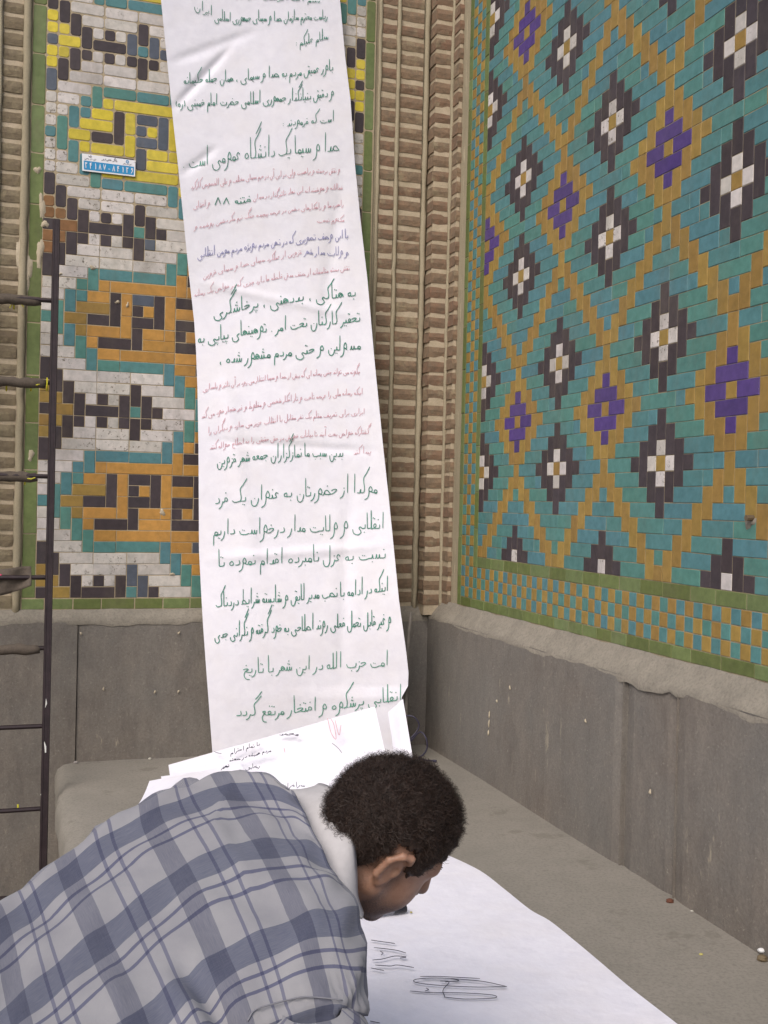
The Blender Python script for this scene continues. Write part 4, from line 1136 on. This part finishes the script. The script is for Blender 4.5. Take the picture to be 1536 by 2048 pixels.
# pose of the rest of the body
SHL = K[5][1][1] - KN[5] * .085 ; SHR = K[5][1][4] - KN[5] * .06 + (K[5][1][1] - K[5][1][4]) * .14   # far (left) and near (right) shoulder
HIP = np.array([-.80, 1.18, .90])
ELL, WRL = np.array([-.16, 1.93, .80]), np.array([-.07, 1.84, .605])
SHS = at(622, 2060, 1.275); ELR, WRR = SHS + np.array([-.01, .02, -.25]), np.array([.16, 1.56, .605])
HL, HRr = HIP + np.array([-.05, .10, -.02]), HIP + np.array([.05, -.10, -.02])
KL, KR = np.array([-.62, 1.40, .50]), np.array([-.60, 1.12, .49])
AL, AR = np.array([-.80, 1.48, .09]), np.array([-.85, 1.00, .09])
def hand_sdf(P, wr, el, side):
    f = wr - el; f /= np.linalg.norm(f); f = np.array([f[0], f[1], -.12]); f /= np.linalg.norm(f)
    lat = np.cross(f, Z); lat /= np.linalg.norm(lat)
    d = cap(P, wr, wr + f * .06, .024, .030)
    d = sm(d, cap(P, wr + f * .04 + lat * .018, wr + f * .04 - lat * .018, .020, .020), .02)
    for k, (o, ln) in enumerate(((-.030, .055), (-.010, .066), (.010, .062), (.029, .048))):
        b = wr + f * .085 + lat * o; m = b + f * ln * .55 + Z * .004; e = m + f * ln * .45 - Z * .022
        d = sm(d, sm(cap(P, b - f * .02, m, .0095, .0085), cap(P, m, e, .0085, .007), .004), .005)
    b = wr + f * .03 + lat * .03 * side; m = b + f * .03 + lat * .02 * side; e = m + f * .03 - Z * .01
    return sm(d, sm(cap(P, b, m, .012, .010), cap(P, m, e, .010, .008), .005), .006)
def arms_sdf(P):
    d = cap(P, SHL - Z * .04, ELL, .045, .038); d = sm(d, cap(P, ELL, WRL, .040, .026), .02)
    d = sm(d, sm(cap(P, SHS - Z * .06, ELR, .040, .038), cap(P, ELR, WRR, .040, .026), .02), .02)
    d = sm(d, hand_sdf(P, WRL, ELL, 1), .01); return sm(d, hand_sdf(P, WRR, ELR, -1), .01)
V2, Q2 = mesh_sdf(arms_sdf, (-.36, 1.24, .54), (.36, 2.06, 1.15), .007)
def core_sdf(P):
    cs = [(r[1] * .0 + r[1] + r[7]) / 2 for _, r in K]
    d = cap(P, NECKB, cs[5], .045, .06)
    for i in range(5, 1, -1): d = sm(d, cap(P, cs[i], cs[i - 1], .07, .07), .02)
    d = sm(d, cap(P, cs[1], HIP, .085, .10), .03)
    d = sm(d, cap(P, HL, KL, .085, .058), .06); d = sm(d, cap(P, HRr, KR, .085, .058), .06)
    d = sm(d, cap(P, KL, AL, .056, .04), .02); return sm(d, cap(P, KR, AR, .056, .04), .02)
V3, Q3 = mesh_sdf(core_sdf, (-1.05, .85, .0), (.02, 1.80, 1.25), .02)
person = thing('person', (HIP[0], HIP[1], 0), 'man in a blue grey plaid shirt with short curly dark hair bending over the paper', 'person')
def skin_mat():
    m, t, n, b = nodes_mat('skin'); P = worldpos(t)
    at_ = N(t, 'ShaderNodeAttribute', attribute_name='stubble')
    f = noise(t, P, 60, 5); fine = noise(t, P, 700, 2, .6)
    col = mixc(t, ramp(t, f, .3, .75), (.36, .205, .14), (.28, .145, .095))
    k = math_(t, 'MULTIPLY', at_.outputs['Fac'], math_(t, 'ADD', .45, math_(t, 'MULTIPLY', ramp(t, fine, .4, .6), .5)))
    col = mixc(t, k, col, (.06, .04, .035)); L(t, col, b.inputs['Base Color'])
    b.inputs['Roughness'].default_value = .5; b.inputs['Subsurface Weight'].default_value = .12
    b.inputs['Subsurface Radius'].default_value = (1, .35, .2); b.inputs['Subsurface Scale'].default_value = .006
    bump(t, b, math_(t, 'ADD', noise(t, P, 420, 3), math_(t, 'MULTIPLY', noise(t, P, 90, 4), .6)), .45, .0015); return m
M['skin'] = skin_mat()
mb = MB(); mb.add(V, Q.tolist()); mb.add(V2, Q2.tolist()); mb.add(V3, Q3.tolist())
body = mb.build('body', M['skin'], person, smooth=True)
Lh = (V - HC) @ HM.T
jaw = np.clip((-.052 - Lh[:, 2] + .25 * (Lh[:, 0] - .02)) / .03, 0, 1) * np.clip((Lh[:, 0] + .012) / .03, 0, 1) * np.clip((Lh[:, 2] + .145) / .02, 0, 1)
mous = np.exp(-(((Lh[:, 2] + .060) / .008) ** 2)) * (Lh[:, 0] > .07) * (np.abs(Lh[:, 1]) < .03)
lips = np.exp(-(((Lh[:, 2] + .073) / .009) ** 2)) * (Lh[:, 0] > .082)
side = np.clip((Lh[:, 0] - .0) / .01, 0, 1) * np.clip((.03 - Lh[:, 0]) / .02, 0, 1) * np.clip((.02 - Lh[:, 2]) / .02, 0, 1) * (np.abs(Lh[:, 1]) > .05)
stub = np.clip(jaw * 1.0 + mous * 1.2 + side * .7 - lips * .8, 0, 1)
att = body.data.attributes.new('stubble', 'FLOAT', 'POINT')
full = np.zeros(len(body.data.vertices)); full[:len(V)] = stub; att.data.foreach_set('value', full.astype(np.float32))
# eyes: dark lashes and brows as short hairs
M['hair'] = plain('dark_hair', (.040, .024, .018), .55, spec=.3, var=.3, scale=80)

# hair: scalp cap with curls
def hl(x):    # lowest hair height for a given forward position on the head
    return np.interp(x, [-.12, -.06, -.045, -.035, 0, .012, .03, .045, .07, .10], [-.060, -.062, -.045, .03, .034, -.005, -.010, .02, .052, .06])
def hair_sdf(Pw):
    P = (Pw - HC) @ HM.T
    d = ell(P, (-.012, 0, .024), (.108, .086, .100))
    d = sm(d, ell(P, (-.045, 0, -.02), (.058, .060, .055)), .02)
    nz = .0022 * np.sin(P[:, 0] * 190 + 3 * np.sin(P[:, 2] * 110)) * np.sin(P[:, 1] * 210 + 2 * np.sin(P[:, 0] * 70)) + .0018 * np.sin(P[:, 2] * 170 + P[:, 0] * 90 + 2 * np.sin(P[:, 1] * 80))
    d = d + nz
    cut = hl(P[:, 0]) + .004 * np.sin(P[:, 0] * 500) - P[:, 2]
    return smx(d, cut, .006)
V4, Q4 = mesh_sdf(hair_sdf, HC - .16, HC + .17, .0036)
mb = MB(); mb.add(V4, Q4.tolist())
rsH = np.random.RandomState(4)
Lc4 = (V4 - HC) @ HM.T
nd = 60000
tri = Q4[rsH.randint(0, len(Q4), nd)]; wts = rsH.dirichlet([1, 1, 1, 1], nd)
roots = (V4[tri] * wts[..., None]).sum(1); lr = (roots - HC) @ HM.T
nrm = (lr - np.array([-.012, 0, .0])) / np.array([.0105, .0075, .0100]) ** 1; nrm = nrm / np.linalg.norm(nrm, axis=1, keepdims=True)
keep = np.ones(nd, bool); roots, lr, nrm = roots[keep], lr[keep], nrm[keep]
nw_ = nrm @ HM
segs_ = 6; vs = []; fs = []; cnt0 = 0
tang = rsH.normal(size=nw_.shape); tang -= nw_ * (tang * nw_).sum(1, keepdims=True); tang /= np.linalg.norm(tang, axis=1, keepdims=True)
bit = np.cross(nw_, tang); 
edge = np.clip((lr[:, 2] - hl(lr[:, 0])) / .03, .15, 1)
ln_ = (.003 + .011 * rsH.rand(len(roots)) ** 2.2) * edge; cr = .0042 * (.5 + rsH.rand(len(roots))) * edge; ph_ = rsH.rand(len(roots)) * 6.28; tw = rsH.uniform(3, 6.5, len(roots))
pts = []
for k in range(segs_ + 1):
    u = k / segs_; a = ph_ + tw * u
    pts.append(roots - nw_ * .002 + nw_ * (ln_ * u)[:, None] + tang * (cr * u * np.cos(a))[:, None] * 1.6 + bit * (cr * u * np.sin(a))[:, None] * 1.6)
pts = np.stack(pts, 1)
wv = np.cross(nw_, tang + .3 * bit); wv = tang * .6 + bit * .8; hw = .00022
Vv = np.stack([pts + wv[:, None] * hw, pts - wv[:, None] * hw], 2).reshape(-1, 3)
st_ = (segs_ + 1) * 2
base = (np.arange(len(roots)) * st_)[:, None]
F_ = np.concatenate([base + np.array([2 * k, 2 * k + 1, 2 * k + 3, 2 * k + 2]) for k in range(segs_)])
mb.add(Vv, F_.tolist())
mb.build('hair', M['hair'], person, smooth=True)
# brow and moustache hairs
mb = MB()
for sgn in (-1, 1):
    for k in range(60):
        q = H((.083 - .010 * (k / 60) ** 2, sgn * (.012 + .034 * k / 60), .020 + random.uniform(-.004, .004))); e = q + (hF * .004 + hR * sgn * .006 + hU * random.uniform(-.001, .002))
        tube(mb, [q, e], .0004, 3, False)
mb.build('eyebrows', M['hair'], person)

NV = 10; SUB = 12; SUBU = 12
vvals = [0, .4, 1.4, 2.4, 3.35, 4.0, 5.0, 5.9, 6.7, 7.3, 7.7]
# closed catmull in v
def closed(R, n):
    m = len(R); out = []
    for i in range(m):
        p0, p1, p2, p3 = R[(i - 1) % m], R[i], R[(i + 1) % m], R[(i + 2) % m]
        d0, d1, d2 = (max(np.linalg.norm(b - a), 1e-5) ** .5 for a, b in ((p0, p1), (p1, p2), (p2, p3)))
        t0, t1 = 0, d0; t2 = t1 + d1; t3 = t2 + d2
        for k in range(n):
            t = t1 + (t2 - t1) * k / n
            A1_ = (t1 - t) / (t1 - t0) * p0 + (t - t0) / (t1 - t0) * p1; A2_ = (t2 - t) / (t2 - t1) * p1 + (t - t1) / (t2 - t1) * p2; A3_ = (t3 - t) / (t3 - t2) * p2 + (t - t2) / (t3 - t2) * p3
            B1_ = (t2 - t) / (t2 - t0) * A1_ + (t - t0) / (t2 - t0) * A2_; B2_ = (t3 - t) / (t3 - t1) * A2_ + (t - t1) / (t3 - t1) * A3_
            out.append((t2 - t) / (t2 - t1) * B1_ + (t - t1) / (t2 - t1) * B2_)
    return np.array(out)
RG = np.stack([closed(r, SUB) for _, r in K]); us = np.array([u for u, _ in K])
nvv = NV * SUB; vv = np.concatenate([np.linspace(vvals[i], vvals[i + 1], SUB, endpoint=False) for i in range(NV)])
RU = np.concatenate([catmull(RG.reshape(len(K), -1), SUBU)]).reshape(-1, nvv, 3)
UU = catmull(us[:, None], SUBU)[:, 0]
def shirt_disp(u, v, P, Nn):
    d = .0035 * np.sin(u * 3.1 + v * 4.3) * np.sin(v * 2.2 - u) + .002 * np.sin(u * 9 + 2 * np.sin(v * 5))
    d = d - .020 * np.exp(-(((u - 1.72 - (v - 2.5) * .22) / .10) ** 2)) * np.clip((v - 2.05) / .5, 0, 1)       # armpit fold
    d = d + .010 * np.exp(-(((u - 1.5 - (v - 2.5) * .2) / .14) ** 2)) * np.clip((v - 1.8) / .5, 0, 1)
    d = d + .0022 * np.sin(u * 46 + 2 * np.sin(v * 9)) * np.exp(-(((v - 3.1) / .18) ** 2)) * (u > 2)              # gathers at the sleeve seam
    def ridge(a, p): return (1 - np.abs(np.sin(a))) ** p
    m1 = .5 + .5 * np.sin(u * 1.7 + v * 2.3 + 1)
    d = d + .009 * ridge(u * 1.9 + v * .9 + .5 * np.sin(v * 2.1), 5) * m1 - .006 * ridge(u * 1.1 - v * 1.6 + .4 * np.sin(u * 3), 4) * (1 - m1)
    d = d + .008 * ridge(v * 1.5 - u * .5 + .3 * np.sin(u * 2.2), 6) * np.exp(-(((u - 3.2) / .4) ** 2)) * np.clip((3.0 - v) / .6, 0, 1)
    d = d - .007 * np.clip((v - 3.27) / .05, 0, 1) * np.clip((4.3 - v) / .8, 0, 1) * np.clip((u - 1.8) / .3, 0, 1)
    d = d + .004 * np.sin(v * 13 + u * 6) * np.exp(-(((u - 3.7) / .22) ** 2))
    return d
dU = np.gradient(RU, axis=0); dV = (np.roll(RU, -1, 1) - np.roll(RU, 1, 1)); Nn = np.cross(dU, dV); Nn /= np.linalg.norm(Nn, axis=-1, keepdims=True) + 1e-9
cen = RU.mean(1, keepdims=True); sg = np.sign(((RU - cen) * Nn).sum(-1).mean()); Nn *= sg
RU2 = RU + Nn * shirt_disp(UU[:, None], vv[None, :], RU, Nn)[..., None]
nu = len(UU)
# neck end: the cloth turns in towards the neck under the collar
neckc = NECKB + (NECK0 - NECKB) * .35
cap1 = RU2[-1] * .93 + neckc * .07 + (NECK0 - NECKB) * .02; cap2 = RU2[-1] * .55 + neckc * .45; cap3 = RU2[-1] * .2 + neckc * .8
ALL = np.concatenate([RU2, cap1[None], cap2[None], cap3[None]]); UA = np.concatenate([UU, [4.0, 4.4, 4.8]])
mb = MB(); mb.add(ALL.reshape(-1, 3), [(i * nvv + k, (i + 1) * nvv + k, (i + 1) * nvv + (k + 1) % nvv, i * nvv + (k + 1) % nvv) for i in range(len(ALL) - 1) for k in range(nvv)])
def plaid():
    m, t, n, b = nodes_mat('plaid_cotton')
    uv = N(t, 'ShaderNodeUVMap', uv_map='weave'); sp_ = N(t, 'ShaderNodeSeparateXYZ'); L(t, uv.outputs[0], sp_.inputs[0])
    P = worldpos(t); wob = math_(t, 'MULTIPLY', math_(t, 'SUBTRACT', noise(t, P, 25, 2), .5), .015)
    def axis(c, lines_, bw):
        f = math_(t, 'FRACT', math_(t, 'ADD', math_(t, 'ADD', c, wob), 20.5))
        broad = math_(t, 'LESS_THAN', math_(t, 'ABSOLUTE', math_(t, 'SUBTRACT', f, .5)), bw)
        thin = None
        for ctr in lines_:
            q = math_(t, 'LESS_THAN', math_(t, 'ABSOLUTE', math_(t, 'SUBTRACT', f, ctr)), .019)
            thin = q if thin is None else math_(t, 'MAXIMUM', thin, q)
        return broad, thin
    bu, tu = axis(sp_.outputs[0], (.88, .04), .125); bv, tv = axis(sp_.outputs[1], (.78, .94), .15)
    st1 = noise(t, stretched(t, uv.outputs[0], 6, 130, 1), 1, 3, .7); st2 = noise(t, stretched(t, uv.outputs[0], 130, 6, 1), 1, 3, .7)
    col = mixc(t, ramp(t, noise(t, P, 12, 3), .3, .7), (.325, .32, .325), (.275, .27, .285))
    blue = (.42, .44, .56); dk = (.34, .34, .50)
    col = mixc(t, math_(t, 'MULTIPLY', bv, math_(t, 'ADD', .45, math_(t, 'MULTIPLY', st1, .9))), col, mixc(t, 1.0, col, (.31, .35, .48), 'MULTIPLY'))
    col = mixc(t, math_(t, 'MULTIPLY', bu, math_(t, 'ADD', .38, math_(t, 'MULTIPLY', st2, .9))), col, mixc(t, 1.0, col, (.41, .43, .53), 'MULTIPLY'))
    col = mixc(t, math_(t, 'MULTIPLY', tv, .95), col, mixc(t, 1.0, col, (.30, .32, .50), 'MULTIPLY'))
    col = mixc(t, math_(t, 'MULTIPLY', tu, .8), col, mixc(t, 1.0, col, (.34, .36, .54), 'MULTIPLY'))
    wv = noise(t, stretched(t, uv.outputs[0], 420, 420, 1), 1, 2, .5)
    col = mixc(t, math_(t, 'MULTIPLY', wv, .4), col, (.12, .12, .17))
    L(t, col, b.inputs['Base Color']); b.inputs['Roughness'].default_value = .88; b.inputs['Specular IOR Level'].default_value = .15
    b.inputs['Sheen Weight'].default_value = .15
    bump(t, b, math_(t, 'ADD', math_(t, 'MULTIPLY', wv, .08), noise(t, P, 38, 5, .6)), .35, .004)
    return m
M['plaid'] = plaid()
def add_uv(o, uvals):
    me = o.data; l = me.uv_layers.new(name='weave'); vi = np.zeros(len(me.loops), np.int32); me.loops.foreach_get('vertex_index', vi)
    l.data.foreach_set('uv', uvals[vi].astype(np.float32).ravel())
shirt = mb.build('shirt', M['plaid'], person, smooth=True)
# seam loop (v wraps) duplicates are hidden under the belly
uvv = np.stack(np.broadcast_arrays(UA[:, None], (vv - .4)[None, :]), -1).reshape(-1, 2)
add_uv(shirt, uvv)
# sleeves
def sleeve(a, b, c, r0_, r1_, r2_, seed, uo):
    pts = catmull([a, (a + b) / 2 + np.array([0, 0, .01]), b, c], 8); n = len(pts); rr = np.interp(np.linspace(0, 1, n), [0, .05, .12, .5, 1], [r0_ * .5, r0_ * .85, r0_, r1_, r2_])
    m_ = MB(); seg = 28; rs = random.Random(seed)
    tube(m_, pts, list(rr), seg, False)
    vs = m_.v[0].reshape(n, seg, 3); c_ = pts[:, None]
    dd = vs - c_; k = np.arange(seg)[None, :]; i_ = np.arange(n)[:, None]
    vs = c_ + dd * (1 + .05 * np.sin(i_ * 1.1 + 2 * np.sin(k * 2 * math.pi / seg)) + .03 * np.sin(k * 2 * math.pi / seg * 5 + i_ * .7))[..., None]
    m_.v[0] = vs.reshape(-1, 3); o = m_.build('sleeve', M['plaid'], person, smooth=True)
    ll = np.concatenate([[0], np.cumsum(np.linalg.norm(np.diff(pts, axis=0), axis=1))])
    uv = np.stack(np.broadcast_arrays((np.arange(seg) / seg * 3.0 + uo)[None, :], (ll / .17 + .2)[:, None]), -1).reshape(-1, 2); add_uv(o, uv)
    s = o.modifiers.new('thick', 'SOLIDIFY'); s.thickness = .0015
    return o
sleeve(SHS + Z * .03, ELR, WRR - (WRR - ELR) * .1, .080, .07, .045, 1, .2)
sleeve(SHL + np.array([0, 0, -.03]), ELL, WRL - (WRL - ELL) * .1, .085, .065, .045, 2, .4)
# shoulder seam piping above the right sleeve
seam = [(495, 2042), (510, 2020), (545, 2008), (585, 1998), (610, 1994), (650, 1996), (685, 2001)]
def on_shirt(x, y, o=.001):
    # nearest shirt vertex to the ray, for seams lying on the cloth
    r = ray(x, y); r = r / np.linalg.norm(r); D = RU2.reshape(-1, 3) - CAM; tt = D @ r; dist = np.linalg.norm(D - tt[:, None] * r, axis=1)
    m = np.where(dist < .012)[0]
    if len(m) == 0: m = [int(np.argmin(dist))]
    k = m[int(np.argmin(tt[m]))]; return CAM + r * (tt[k] - o)
mb = MB(); tube(mb, catmull([on_shirt(*q) for q in seam], 5), .0010, 6); mb.build('shoulder_seam', plain('seam_grey', (.22, .22, .25), .85), person, smooth=True)

# collar: pale inner stand-up band round the nape
M['collar'] = plain('collar_cotton', (.50, .48, .485), .85, nb=.3, spec=.1, var=.05, scale=90)
lo = [(575, 1600, 1.74), (582, 1580, 1.70), (602, 1619, 1.65), (621, 1668, 1.60), (646, 1715, 1.56), (670, 1760, 1.535), (700, 1800, 1.53), (722, 1835, 1.53)]
hi = [(628, 1585, 1.76), (638, 1570, 1.73), (668, 1584, 1.67), (693, 1634, 1.61), (708, 1688, 1.57), (713, 1747, 1.555), (715, 1795, 1.545), (726, 1830, 1.54)]
Lo = catmull([at(*q) for q in lo], 7); Hi = catmull([at(*q) for q in hi], 7); n = len(Lo); vs = []; m5 = 9
for i in range(n):
    for k in range(m5 + 1):
        u = k / m5; p = Lo[i] * (1 - u) + Hi[i] * u
        vs.append(p - FW * .010 * math.sin(math.pi * u) + (FW * .008 if k == m5 else 0))
mb = MB(); mb.add(vs, [(i * (m5 + 1) + k, (i + 1) * (m5 + 1) + k, (i + 1) * (m5 + 1) + k + 1, i * (m5 + 1) + k + 1) for i in range(n - 1) for k in range(m5)])
col_o = mb.build('collar', M['collar'], person, smooth=True); s = col_o.modifiers.new('thick', 'SOLIDIFY'); s.thickness = .0025; s.offset = 0
# trousers and shoes
def trou(P):
    d = cap(P, HIP + np.array([.10, .05, .03]), HIP - np.array([.03, .0, .0]), .140, .150)
    d = sm(d, cap(P, HL, KL, .108, .080), .06); d = sm(d, cap(P, HRr, KR, .108, .080), .06)
    d = sm(d, cap(P, KL, AL, .080, .062), .03); return sm(d, cap(P, KR, AR, .080, .062), .03)
V5, Q5 = mesh_sdf(trou, (-1.15, .8, .04), (-.35, 1.68, 1.15), .016)
mb = MB(); mb.add(V5, Q5.tolist()); mb.build('trousers', plain('dark_trousers', (.03, .03, .035), .85, nb=.3), person, smooth=True)
for A_ in (AL, AR):
    def shoe(P, A_=A_): return sm(cap(P, A_ + np.array([-.03, 0, -.045]), A_ + np.array([.16, .02, -.052]), .042, .036), cap(P, A_, A_ - Z * .03, .05, .045), .03)
    V6, Q6 = mesh_sdf(shoe, A_ + np.array([-.12, -.1, -.09]), A_ + np.array([.24, .1, .09]), .01)
    mb = MB(); mb.add(V6, Q6.tolist()); mb.build('shoe', plain('black_shoe', (.02, .02, .02), .4), person, smooth=True)
# marker lying on the strip beyond the chin
p0, p1 = bench_hit(811, 1816, .018), bench_hit(770, 1822, .018)
mk = thing('marker_pen', p0, 'black marker pen lying on the paper strip under the man\'s face', 'pen')
mb = MB(); tube(mb, [p0, p0 + (p1 - p0) * .6], .0105, 14); mb.build('cap', plain('black_plastic', (.015, .015, .02), .35), mk, smooth=False)
mb = MB(); tube(mb, [p0 + (p1 - p0) * .6, p1 + (p1 - p0) * 1.0, p1 + (p1 - p0) * 1.05], [.0095, .0095, .006], 14); mb.build('barrel', plain('grey_plastic', (.2, .2, .22), .4), mk, smooth=False)
